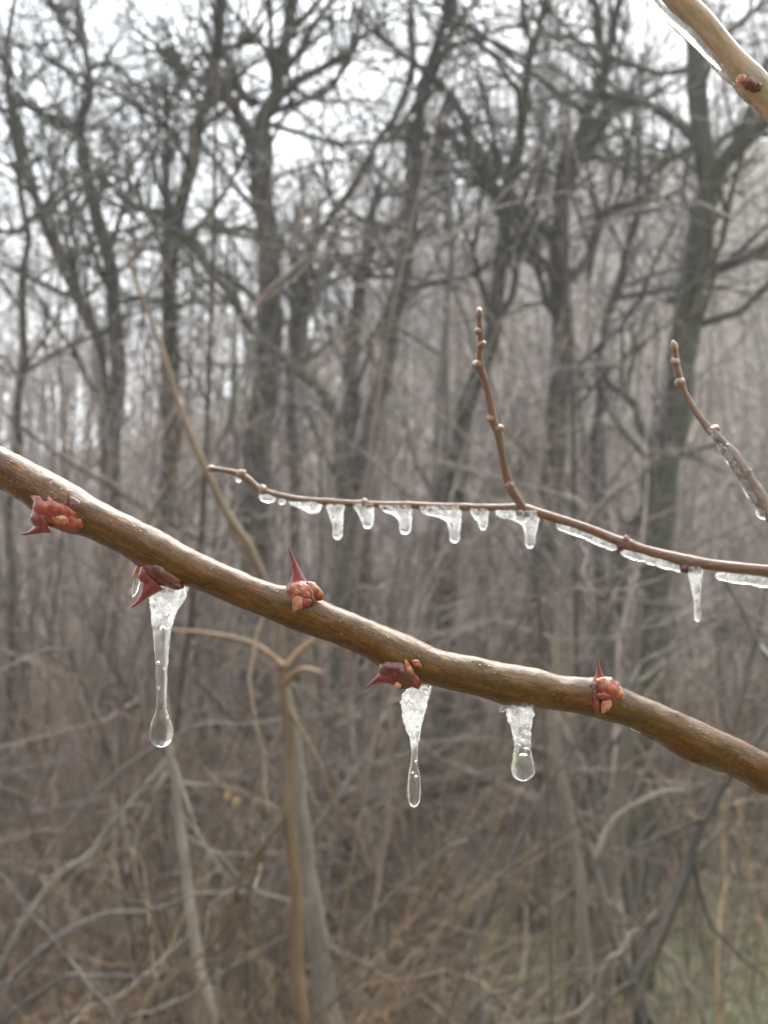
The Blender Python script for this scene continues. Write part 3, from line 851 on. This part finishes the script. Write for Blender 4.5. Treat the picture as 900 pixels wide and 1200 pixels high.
def thorn(x0, y0, z0, x1, y1, z1, bend, w, d, parent, mat=None, along=(0.88, 0.47), wide=1.6):
    """A prickle: broad flattened foot, concave taper, slightly hooked sharp tip."""
    n, sides = 22, 14
    t = np.linspace(0, 1, n)
    px = x0 + (x1 - x0) * t; py = y0 + (y1 - y0) * t; pz = z0 + (z1 - z0) * t
    dx, dy = x1 - x0, y1 - y0; L = math.hypot(dx, dy)
    nx, ny = -dy / L, dx / L
    b = bend * np.sin(t * math.pi)
    px = px + nx * b; py = py + ny * b
    rad_ = w * (0.12 + 0.88 * (1 - t) ** 1.7) * np.where(t > 0.97, 0.35, 1)
    ang = np.linspace(0, 2 * np.pi, sides, endpoint=False)
    V = []
    off = world_loc(parent)
    for i in range(n):
        fl = 1 + (wide - 1) * (1 - t[i]) ** 2.2
        for a in ang:
            u = math.cos(a) * rad_[i] * fl; v = math.sin(a) * rad_[i]
            V.append(px_xyz(px[i] + nx * u, py[i] + ny * u, pz[i] + v, d) - off)
    tip = px_xyz(px[-1] + dx / L * 1.2, py[-1] + dy / L * 1.2, pz[-1], d) - off
    base = px_xyz(px[0], py[0], pz[0], d) - off
    V += [tip, base]
    i = np.arange(n - 1)[:, None] * sides; j = np.arange(sides)[None, :]; j2 = (j + 1) % sides
    Q = np.stack([i + j, i + j2, i + sides + j2, i + sides + j], -1).reshape(-1, 4)
    jj = np.arange(sides); jj2 = (jj + 1) % sides
    T = np.stack([(n - 1) * sides + jj, (n - 1) * sides + jj2, np.full(sides, n * sides)], -1)
    T2 = np.stack([jj2, jj, np.full(sides, n * sides + 1)], -1)
    return mesh_obj('thorn', raw_mesh('thorn', [tuple(v) for v in V], [Q, T, T2]), mat or M['thorn'], parent)

MAIN = [(x, y, w * 0.96) for x, y, w in MAIN]
RL = random.Random(5)
main = empty('thorny_branch', tuple(P(450, 757, dm(450))))
tag(main, 'thick wet brown branch with red thorns crossing the whole view in focus', 'branch', 'branches in front of the wood')
stem_mesh(MAIN, dm, 420, 56, 'stem', M['stem'], main,
          swell=[(68, 0.10, 32), (182, 0.10, 26), (352, 0.07, 22), (470, 0.12, 24), (708, 0.08, 20)],
          lumps=[(64, 610, 8, 30, 7), (182, 682, 4, 26, 8), (470, 786, 4, 22, 8), (595, 824, 0, 26, 4.5), (812, 884, 0, 22, 6), (800, 872, 4, 12, 4), (765, 855, 0, 10, 2), (830, 893, 0, 9, 2),
                 (352, 692, 4, 20, 5), (706, 800, 4, 18, 4), (890, 925, 0, 10, 3), (560, 770, 4, 14, 2), (632, 786, 2, 16, 2.5)]
          + [(x, float(np.interp(x, [m[0] for m in MAIN], [m[1] for m in MAIN])) + RL.uniform(-18, 20), RL.uniform(0, 16), RL.uniform(4, 9), RL.uniform(-1.0, 1.9)) for x in [RL.uniform(-20, 920) if k % 2 else RL.uniform(620, 920) for k in range(90)]], rough=0.045, rl=0.0035, seed=3)

def node_buds(d, spec, parent):
    """spec: list of (x, y, z, rx, ry, rz, rot, mat, point); the first is the bud, the others its scales."""
    first = None
    for k, (x, y, z, rx, ry, rz, rot, mt, pt) in enumerate(spec):
        p = parent if first is None else first
        o = lump_part('bud' if first is None else 'bud_scale', x, y, z, d, rx * (1.05 if first is None else 0.98), ry * 0.98, rz * (1.0 if first is None else 0.7), rot, k * 1.7 + x * 0.013, M[mt], p, 0.34, 1.25, point=pt, ridge=True)
        if first is None: first = o

# node above the bend at the photo edge: broad russet scar with one hooked thorn
d = dm(68)
node_buds(d, [(67, 600, 19, 33, 17, 12, -0.42, 'bud', 0), (50, 606, 22, 14, 11, 9, 0.2, 'thorn', 0.2), (71, 608, 27, 10, 6, 6, -0.3, 'bud_pale', 0.3),
              (92, 612, 24, 9, 10, 7, -0.5, 'bud', 0.4), (84, 593, 23, 16, 9, 7, -0.5, 'bud_dark', 0.2), (62, 594, 24, 15, 7, 7, -0.2, 'bud_dark', 0.3)], main)
thorn(53, 611, 20, 25, 626.5, 14, -3.5, 10, d, main)
thorn(78, 592, 26, 80, 578, 34, 1, 4, d, main)
# node over the longest icicle
d = dm(182)
node_buds(d, [(190, 670, 9, 26, 14, 16, -0.42, 'bud_dark', 0), (172, 672, 15, 10, 14, 9, 0.2, 'thorn', 0.2), (202, 684, 15, 13, 6, 9, -0.35, 'bud_dark', 0), (178, 688, 13, 10, 7, 8, 0.6, 'thorn', 0.2)], main)
thorn(179, 680, 10, 154, 712, 10, -3, 12, d, main)
thorn(166, 664, 6, 157, 690, 0, 5, 4, d, main, M['bud_pale'])
# node with the longest upright thorn
d = dm(352)
node_buds(d, [(354, 697, 15, 16, 15, 11, -0.6, 'bud', 0), (350, 707, 24, 8, 9, 5, 2.6, 'bud_pale', 0.6), (358, 706, 24, 7, 6, 5, 0.3, 'thorn', 0.2), (366, 688, 17, 9, 5, 6, -0.7, 'bud_pale', 0.3),
              (373, 696, 15, 6, 8, 6, 0.3, 'bud', 0.3), (350, 691, 22, 9, 7, 5, -0.2, 'bud_pale', 0.2), (364, 700, 21, 4, 10, 4, 0.2, 'bud_dark', 0.4), (358, 697, 25, 7, 4, 3, -0.3, 'bud', 0.4)], main)
thorn(350, 692, 8, 338.5, 642, 10, 2.5, 10, d, main)
# node over the middle icicle
d = dm(468)
node_buds(d, [(468, 787, 18, 22, 14, 12, -0.25, 'bud_dark', 0), (455, 790, 18, 11, 9, 9, 0.2, 'thorn', 0.2), (473, 800, 19, 12, 8, 7, 0.1, 'bud_dark', 0.2), (466, 803, 24, 5, 4, 4, 0.3, 'bud_pale', 0.3),
              (479, 783, 28, 4, 9, 4, 0.4, 'bud_pale', 0.6), (488, 778, 27, 7, 4, 4, -0.7, 'bud', 0.3), (485, 797, 22, 7, 11, 6, 0.5, 'thorn', 0.2)], main)
thorn(461, 792, 14, 429, 807, 16, 4, 10.5, d, main, M['thorn'])
# node beyond the shortest icicle
d = dm(706)
node_buds(d, [(711, 809, 19, 12, 15, 9, -0.3, 'bud', 0), (708, 801, 23, 10, 6, 6, -0.4, 'bud_pale', 0.2), (719, 804, 20, 8, 6, 6, -0.9, 'bud_pale', 0.3), (707, 816, 28, 8, 4, 3, -0.1, 'thorn', 0),
              (710, 827, 26, 6, 8, 4, 2.7, 'bud_pale', 0.6), (725, 812, 19, 6, 9, 6, 0.4, 'bud_pale', 0.2), (699, 824, 24, 4, 12, 4, 0.15, 'thorn', 0.5)], main)
thorn(702, 803, 12, 700.5, 773, 14, 1, 8.5, d, main)

# ------------------------------------------------------------------ icicles
def cap_rows(rows, yb):
    y, a, b = rows[-1]
    c, h = (a + b) / 2, (b - a) / 2
    out = list(rows)
    for k in (0.35, 0.62, 0.82, 0.94, 0.99):
        out.append((y + (yb - y) * k, c - h * math.sqrt(1 - k * k), c + h * math.sqrt(1 - k * k)))
    return out

def icicle(label, rows, yb, d, frost, bubbles=(), thick=0.85, mat='ice', group='', seed=0, wob=0.05, name='icicle', zoff=0, cat='icicle'):
    rows = cap_rows(rows, yb)
    base = px_xyz((rows[0][1] + rows[0][2]) / 2, rows[0][0], zoff, d)
    k = len(rows); n = max(60, k * 6); sides = 36
    A = np.array(rows, float)
    # shape-preserving interpolation
    t = np.linspace(0, k - 1, n)
    sm = np.stack([np.interp(t, np.arange(k), A[:, c]) for c in range(3)], 1)
    ker = np.array([1, 2, 3, 2, 1]) / 9.0
    for _ in range(2):
        pad = np.vstack([sm[:1], sm[:1], sm, sm[-1:], sm[-1:]])
        sm2 = sum(ker[j] * pad[j:j + n] for j in range(5)); m_ = slice(1, n - 9); sm[m_] = sm2[m_]
    V, Fr = [], []
    ang = np.linspace(0, 2 * np.pi, sides, endpoint=False)
    y0, y1 = sm[0, 0], yb
    wmin = 9.0
    for i in range(n):
        y, a, b = sm[i]; c, h = (a + b) / 2, max((b - a) / 2, 0.05)
        tz = h * 0.97 if (h < wmin * 1.2 or y > (y0 + y1) / 2) else wmin * 1.2 * thick + (h - wmin * 1.2) * 0.35
        fade = min(1.0, (n - 1 - i) / 10.0)
        fr = float(np.interp((y - y0) / (y1 - y0), [f[0] for f in frost], [f[1] for f in frost]))
        for q in ang:
            w = 1 + fade * wob * (1 + 1.5 * fr) * (mnoise.noise((math.cos(q) * 1.3 + seed, math.sin(q) * 1.3, y * 0.09)) + 0.6 * mnoise.noise((math.cos(q) * 2.6 + seed, math.sin(q) * 2.6, y * 0.28)))
            V.append(tuple(px_xyz(c + h * w * math.cos(q), y, zoff + tz * w * math.sin(q), d) - base)); Fr.append(fr)
    V.append(tuple(px_xyz((sm[-1, 1] + sm[-1, 2]) / 2, yb, zoff, d) - base)); Fr.append(frost[-1][1])
    V.append(tuple(px_xyz((sm[0, 1] + sm[0, 2]) / 2, sm[0, 0], zoff, d) - base)); Fr.append(frost[0][1])
    i = np.arange(n - 1)[:, None] * sides; j = np.arange(sides)[None, :]; j2 = (j + 1) % sides
    Q = np.stack([i + j, i + sides + j, i + sides + j2, i + j2], -1).reshape(-1, 4)
    jj = np.arange(sides); jj2 = (jj + 1) % sides
    T1 = np.stack([(n - 1) * sides + jj, np.full(sides, n * sides), (n - 1) * sides + jj2], -1)
    T0 = np.stack([jj2, np.full(sides, n * sides + 1), jj], -1)
    me = raw_mesh(name, V, [Q, T1, T0], frost=Fr)
    bm = bmesh.new(); bm.from_mesh(me); bmesh.ops.recalc_face_normals(bm, faces=bm.faces); bm.to_mesh(me); bm.free()
    o = mesh_obj(name, me, M[mat]); o.location = base
    tag(o, label, cat, group)
    for (bx, by, bz, br, bh) in bubbles:
        lump_part('air_bubble', bx, by, bz + zoff, d, br, bh, br, 0, bx, M['bubble'], o, 0.05, facets=2)
    return o

GM = 'icicles hanging from the thorny branch'
icicle('longest icicle, wide at the top and ending in a clear round drop', [
    (684, 178, 216), (690, 177, 221), (697, 176, 220), (704, 176, 216), (712, 176.5, 210), (722, 177.5, 205), (735, 178.5, 201), (750, 180, 199), (765, 181.5, 198), (780, 182.5, 197), (800, 183, 196), (815, 183.5, 195.5),
    (826, 183.5, 195.5), (834, 182, 196.5), (842, 179, 199.5), (850, 176.5, 202), (857, 175.3, 203), (862, 175, 203)], 875.5, dm(195), [(0, 1.0), (0.18, 0.9), (0.27, 0.3), (0.4, 0.08), (0.6, 0.05), (0.75, 0.05), (0.85, 0.0), (1, 0)],
    [(184, 714, 3, 1.5, 2), (198, 709, 3, 2.2, 3), (188, 726, 2, 1.8, 2.2), (191, 738, 2, 3.4, 5.5), (186, 777, 1, 2.6, 2.8), (192, 784, 0, 0.9, 1.2), (186.5, 808, 1, 0.9, 3), (192, 829, 0, 1.0, 1.6)], 0.9, 'ice', GM, 1.3, 0.08)
icicle('middle icicle, frosty white above and a thin clear thread below', [
    (797, 486, 505), (803, 481, 507), (810, 475, 504.5), (816, 472, 503), (823, 470, 500.5), (832, 471, 498), (840, 472.5, 496), (852, 475.5, 494.5), (862, 478.5, 492), (870, 481, 490.3), (880, 482, 489.5), (890, 481.7, 489.5), (900, 480, 490.6),
    (912, 477.8, 492.2), (922, 477, 493.2), (931, 477, 493.4)], 945.5, dm(488), [(0, 1.0), (0.35, 1.0), (0.5, 0.6), (0.58, 0.1), (1, 0.0)],
    [(487, 893, 1, 1.8, 2), (487, 911, 1, 2.0, 2.4), (484, 906, 0, 1.3, 1.5)], 0.9, 'ice', GM, 4.1, 0.10)
icicle('shortest and stoutest icicle of the three under the thorny branch', [
    (818, 594, 628), (824, 594, 626), (832, 595, 625), (840, 595.5, 624), (850, 597.5, 623), (860, 600, 622.5), (868, 602, 622), (875, 602.5, 622), (882, 601.5, 623), (890, 600, 625), (898, 599, 626.5), (903, 599, 626.8)], 915, dm(610),
    [(0, 1.0), (0.35, 0.9), (0.5, 0.45), (0.6, 0.1), (1, 0.0)], [(612, 868, 2, 2.6, 2.2), (616, 878, 2, 3.0, 2.2), (609, 873, 0, 1.5, 1.5), (613, 885, 1, 4, 1.8)], 0.9, 'ice', GM, 7.7, 0.09)

# beads and skins of ice on the branch
def bead(label, x, y, z, d, rx, ry, rz, rot, frost, mat='ice', group='beads of ice', name='ice_bead', amp=0.18):
    o = lump_part(name, x, y, z, d, rx, ry, rz, rot, x * 0.11, M[mat], None, amp, 1.2, frost)
    tag(o, label, 'ice', group); return o
bead('small cloudy ice lump on top of the russet node with the hooked thorn', 66, 580, 17, dm(66), 14, 6, 6, -0.25, 0.45)
bead('clear sliver of ice along the thorn beside the longest icicle', 160, 683, 2, dm(160), 4, 17, 4, -0.22, 0.12)
bead('lilac-tinged ice bead at the foot of the longest upright thorn', 343, 690, 12, dm(343), 8, 8, 8, 0.2, 0.3)
bead('tiny ice bead beside the short upright thorn', 697, 804, 16, dm(697), 5, 6, 6, 0.2, 0.3)
bead('ragged scrap of ice at the top of the stoutest icicle', 592, 829, 4, dm(592), 8, 3, 4, 0.5, 0.35, amp=0.4)

def ice_strip(label, tbl, d0, d1, off_frost, group, mat='ice_far', seed=0, depth_r=0.8, rough=0.22, rl=0.004):
    """A lens of ice clinging along the underside of a twig: tbl of (x, y, half height)."""
    k = len(tbl); ds = np.linspace(d0, d1, k)
    base = np.array(P(tbl[k // 2][0], tbl[k // 2][1], ds[k // 2]))
    pts = [np.array(P(x, y, dd)) - base for (x, y, w), dd in zip(tbl, ds)]
    L, r = smooth_line(pts, 60, [w * dd / F for (x, y, w), dd in zip(tbl, ds)])
    e = np.minimum(np.arange(60), np.arange(60)[::-1]) / 6.0
    r = r * np.sqrt(np.clip(1 - (1 - np.minimum(e, 1)) ** 2, 0.02, 1))
    o = big_tube('ice_strip', L, r, 20, M[mat], None, rough, rl, 0.5, seed)
    a = o.data.attributes.new('frost', 'FLOAT', 'POINT'); a.data.foreach_set('value', np.full(len(o.data.vertices), off_frost, np.float32))
    bm = bmesh.new(); bm.from_mesh(o.data); bmesh.ops.recalc_face_normals(bm, faces=bm.faces); bm.to_mesh(o.data); bm.free()
    o.location = base
    tag(o, label, 'ice', group); return o

ice_strip('thin glassy skin of ice under the thorny branch near its low end', [(738, 853, 2.5), (760, 861, 3.5), (780, 871, 4), (800, 884, 4), (825, 894, 4), (850, 905, 3)], dm(740), dm(850), 0.08, 'beads of ice', 'ice', 5)

# ------------------------------------------------------------------ the icy twig behind it
TW_D = [(240, 0.315), (450, 0.300), (620, 0.290), (900, 0.275), (980, 0.27)]
def dt(x): return branch_depth(x, TW_D)
TWIG = [(246, 549, 3.2), (262, 551, 3.6), (276, 554, 3.8), (290, 561, 4.6), (303, 572, 4.2), (318, 578, 3.9), (345, 584, 4.0), (372, 587, 4.1), (400, 589, 4.3), (440, 591, 4.4), (480, 592, 4.6), (520, 593.5, 4.7), (560, 594.5, 4.8), (590, 595, 5.2),
        (612, 596, 6.6), (635, 602, 6.4), (660, 610, 6.4), (690, 620, 6.6), (720, 632, 7.0), (750, 643, 7.2), (780, 651, 7.6), (806, 657.5, 9.0), (830, 661.5, 7.8), (865, 665.5, 7.8), (900, 669, 8), (980, 678, 8)]
TWIG = [(x, y, w * 0.84) for x, y, w in TWIG]
twig = empty('icy_twig', tuple(P(612, 596, dt(612))))
tag(twig, 'thin reddish twig hung with a row of small icicles, behind the thorny branch', 'branch', 'branches in front of the wood')
stem_mesh(TWIG, dt, 320, 24, 'stem', M['twig'], twig, rough=0.05, rl=0.006, seed=8,
          swell=[(247, 0.35, 5), (283, 0.25, 7), (308, 0.22, 6), (385, 0.18, 7), (425, 0.2, 6), (480, 0.15, 7), (545, 0.15, 7), (734, 0.25, 7), (612, 0.15, 10)])
SH = [(613, 596, 6.4), (606, 584, 6.2), (598, 571, 6.8), (592, 550, 5.6), (588, 530, 5.4), (584, 508, 6.2), (578, 492, 6.4), (574, 470, 5.2), (568, 446, 5.2), (563, 430, 5.8), (562, 412, 4.8), (563, 396, 4.8), (562, 380, 3.8), (561.5, 370, 3.4), (561, 364, 1.8)]
SH = [(x, y, w * 0.82) for x, y, w in SH]
def dsh(y): return 0.290 - 0.012 * (596 - y) / 230.0
pts = [np.array(P(x, y, dsh(y))) - np.array(twig.location) for x, y, w in SH]
L, r = smooth_line(pts, 140, [w * dsh(y) / F for x, y, w in SH])
shoot = big_tube('side_shoot', L, r, 20, M['twig'], twig, 0.07, 0.005, 0.5, 5)
for (x, y, rx, ry, rot) in ((597, 568, 5, 6, 0.5), (585, 502, 6, 5, 0.2), (575, 491, 5, 5, 0), (559, 427, 6, 5, 0.3), (565, 403, 5, 4, 0.4), (560, 388, 4, 4, 0), (561.5, 366, 4, 6, 0)):
    lump_part('bud', x, y, 2, dsh(y), rx, ry, 5, rot, x * 0.3, M['twig_bud'], shoot, 0.25)
for (x, y, rx, ry, rot) in ((247, 549, 5, 4, 0), (283, 555, 6, 5, 0.4), (308, 574, 5, 6, 0), (427, 588, 5, 4, 0), (612, 600, 8, 7, 0), (734, 634, 5, 6, 0.5), (728, 641, 5, 5, 0), (806, 665, 9, 7, 0.2)):
    lump_part('bud', x, y, 2, dt(x), rx, ry, 5, rot, x * 0.3, M['bud_dark'] if y > 590 else M['twig_bud'], twig, 0.25)

GT = 'small icicles hanging from the icy twig'
FR = [(0, 0.9), (0.4, 0.65), (0.8, 0.35), (1, 0.15)]
bead('flat ice bead nearest the tip of the icy twig', 313, 583.5, 0, dt(313), 10, 5.5, 5, -0.25, 0.5, 'ice_far', GT)
bead('tiny ice dot, second from the tip of the icy twig', 330, 587.5, 0, dt(330), 4.5, 4, 4, -0.2, 0.5, 'ice_far', GT)
bead('speck of ice just inside the tip of the icy twig', 279, 562, 0, dt(279), 4, 3, 3, -0.5, 0.45, 'ice_far', GT)
icicle('long low ice bead, third along from the tip of the icy twig', [(588, 339, 374), (592, 341, 377), (596, 352, 377), (598.5, 358, 375)], 602, dt(360), FR, (), 0.7, 'ice_far', GT, 2.2, name='ice_bead', cat='ice')
icicle('first full icicle from the tip of the icy twig', [(591, 382, 405), (597, 383, 404), (603, 385.5, 403), (610, 388, 402.2), (616, 389.8, 401.8), (621, 390, 401.6), (625, 389.6, 401.8)], 632, dt(394), FR, (), 0.9, 'ice_far', GT, 3.3)
icicle('second full icicle from the tip of the icy twig, with a slanted side', [(590, 414, 440), (595, 415, 439), (601, 419, 438.5), (607, 422, 438), (612, 424.5, 437.5)], 619.5, dt(428), FR, (), 0.9, 'ice_far', GT, 4.6)
icicle('third full icicle from the tip, trailing a film of ice on one side', [(592, 444, 484), (596, 445, 483.5), (600, 449, 483), (603, 460, 483), (607, 465.5, 482.8), (613, 467.6, 482.4), (619, 468, 482)], 626, dt(472), FR, (), 0.9, 'ice_far', GT, 5.9)
icicle('fourth full icicle from the tip, with the widest film of ice above it', [(593, 492, 542), (598, 493, 541), (603, 497, 541), (606, 515, 541), (610, 523, 540.6), (618, 526, 540), (624, 526.8, 539), (629, 526.2, 539.4)], 636.5, dt(528), FR, (), 0.9, 'ice_far', GT, 6.4)
icicle('small blunt icicle next before the fork of the icy twig', [(596, 549, 574), (601, 551, 573), (607, 555.5, 572.6), (613, 560, 572)], 621.5, dt(562), FR, (), 0.9, 'ice_far', GT, 7.1)
icicle('icicle hanging right below the fork of the icy twig', [(598, 580, 633), (603, 581, 632.5), (607, 584, 632), (610, 604, 631.8), (615, 611, 631), (623, 614, 629), (630, 615, 627.5), (635, 615, 627)], 642.5, dt(617), FR, (), 0.9, 'ice_far', GT, 8.8)
icicle('longest icicle of the icy twig, hanging alone near the photo edge', [(664, 805, 824), (670, 806, 823.4), (680, 808, 822.6), (690, 810, 821.6), (700, 812, 820.6), (708, 813.2, 820.2), (714, 813, 821), (720, 812.8, 822)], 728.5, dt(815), [(0, 0.8), (0.5, 0.5), (0.75, 0.2), (1, 0.2)], (), 0.9, 'ice_far', GT, 9.5)
GS = 'strips of ice under the icy twig'
ice_strip('ice strip under the icy twig nearest the fork', [(652, 615, 4), (668, 621, 4.5), (688, 628, 4.2), (706, 636, 4.5), (724, 643, 4)], dt(652), dt(724), 0.5, GS, seed=2)
ice_strip('middle ice strip under the icy twig, ending at the lone icicle', [(727, 646, 5), (745, 651, 5.5), (762, 656, 4.8), (782, 662, 5.2), (802, 667, 4)], dt(727), dt(802), 0.55, GS, seed=6)
ice_strip('ice strip under the icy twig running out of the photo', [(838, 674, 4.5), (856, 677, 5.5), (880, 680, 5.5), (905, 684, 6), (960, 691, 6)], dt(838), dt(960), 0.65, GS, seed=9)

# ------------------------------------------------------------------ the ice-sleeved twig at the edge
SL = [(790, 402, 1.8), (790.5, 409, 3.4), (792, 419, 4.2), (793, 430, 5.0), (797, 444, 4.6), (803, 460, 4.6), (816, 483, 5.0), (832, 504, 5.6), (848, 520, 7.4), (862, 538, 8.2), (876, 558, 9), (890, 582, 9.5), (905, 606, 10), (940, 668, 11)]
SL = [(x, y, w * 0.74) for x, y, w in SL]
def dsl(x): return 0.262 - 0.02 * (x - 790) / 150.0
sl = empty('sleeved_twig', tuple(P(905, 606, dsl(905))))
tag(sl, 'reddish twig with an upright tip, sleeved in clear ice at the photo edge', 'branch', 'branches in front of the wood')
stem_mesh(SL, dsl, 160, 22, 'stem', M['twig'], sl, rough=0.06, rl=0.005, seed=12, swell=[(790, 0.3, 3), (796, 0.3, 4), (834, 0.2, 6), (868, 0.15, 6)])
for (x, y, rx, ry) in ((790, 406, 4, 7), (791, 424, 5, 5), (797, 448, 6, 6), (838, 503, 6, 5), (876, 552, 5, 4)):
    lump_part('bud', x, y, 3, dsl(x), rx, ry, 5, 0.2, x * 0.2, M['twig_bud'], sl, 0.25)
bead('ice bead at the upper end of the ice sleeve on the edge twig', 837, 509, 4, dsl(837), 10, 6, 7, -0.8, 0.45, 'ice_far')
ice_strip('ice sleeve wrapped along the twig at the photo edge', [(847, 521, 6.5), (856, 531, 8), (868, 548, 8.4), (880, 567, 8.8), (893, 588, 9), (905, 608, 9)], dsl(847) - 0.0006, dsl(905) - 0.0006, 0.20, 'beads of ice', 'ice', 3, rough=0.2)
ice_strip('added strip of cloudy ice standing in for highlights along the ice-sleeved twig', [(842, 519, 3.5), (852, 533, 5), (864, 551, 4.6), (876, 571, 5.4), (888, 591, 5)], dsl(842) - 0.0008, dsl(888) - 0.0008, 0.45, 'beads of ice', 'ice_far', 14, rough=0.3)  # whitish ice added in place of glassy highlights on the clear sleeve
bead('ice bead under the twig at the photo edge', 893, 601, 2, dsl(893), 8, 7, 7, -0.8, 0.5, 'ice_far')

# ------------------------------------------------------------------ the tan branch in the top corner
TB = [(748, -55, 17), (775, -25, 17), (798, 2, 17.5), (822, 27, 18), (848, 58, 17.5), (880, 96, 19.5), (910, 127, 20), (950, 168, 20)]
TB = [(x, y, w * 0.84) for x, y, w in TB]
def dtb(x): return 0.168 + 0.004 * (x - 748) / 200.0
tb = empty('tan_branch', tuple(P(880, 96, dtb(880))))
tag(tb, 'thick tan branch cutting across the top corner with ice along its underside', 'branch', 'branches in front of the wood')
stem_mesh(TB, dtb, 160, 40, 'stem', M['tan'], tb, rough=0.035, rl=0.006, seed=22, swell=[(881, 0.12, 14)])
lump_part('bud_scar', 880, 97, 17, dtb(880), 10, 8, 5, -0.7, 1.0, M['bud_dark'], tb, 0.3)
lump_part('bud', 886, 101, 15, dtb(886), 7, 8, 6, -0.7, 4.0, M['bud_dark'], tb, 0.3)
lump_part('bud', 869, 93, 14, dtb(869), 6, 6, 6, -0.7, 2.0, M['bud_pale'], tb, 0.2)
GTB = 'strips of ice under the tan branch'
ice_strip('long thin strip of ice along the underside of the tan branch', [(752, -14, 5), (770, 6, 5), (790, 25, 6), (805, 38, 6.5), (822, 55, 6), (842, 77, 6), (864, 102, 5)], dtb(752), dtb(864), 0.35, GTB, 'ice_far', 4, rough=0.12)
ice_strip('short strip of ice below the dark scar on the tan branch', [(866, 108, 3), (874, 114, 4), (884, 122, 4), (900, 134, 4)], dtb(866), dtb(900), 0.4, GTB, 'ice_far', 7, rough=0.15)

# ------------------------------------------------------------------ mist in the wood
def haze():
    x0, x1, y0, y1, z0, z1 = -262, 262, -62, 332, -4.5, 62
    V = [(x, y, z) for x in (x0, x1) for y in (y0, y1) for z in (z0, z1)]
    Q = np.array([[0, 1, 3, 2], [4, 6, 7, 5], [0, 4, 5, 1], [2, 3, 7, 6], [0, 2, 6, 4], [1, 5, 7, 3]])
    me = raw_mesh('haze', V, [Q], smooth=False)
    m, nt, out = new_mat('mist')
    v = nt.nodes.new('ShaderNodeVolumePrincipled')
    v.inputs['Color'].default_value = (0.94, 0.955, 0.975, 1)
    v.inputs['Density'].default_value = 0.0046
    v.inputs['Anisotropy'].default_value = 0.0
    nt.links.new(v.outputs[0], out.inputs['Volume'])
    o = mesh_obj('haze', me, m)
    tag(o, 'thin grey winter mist hanging in the wood', 'haze', kind='stuff')
haze()
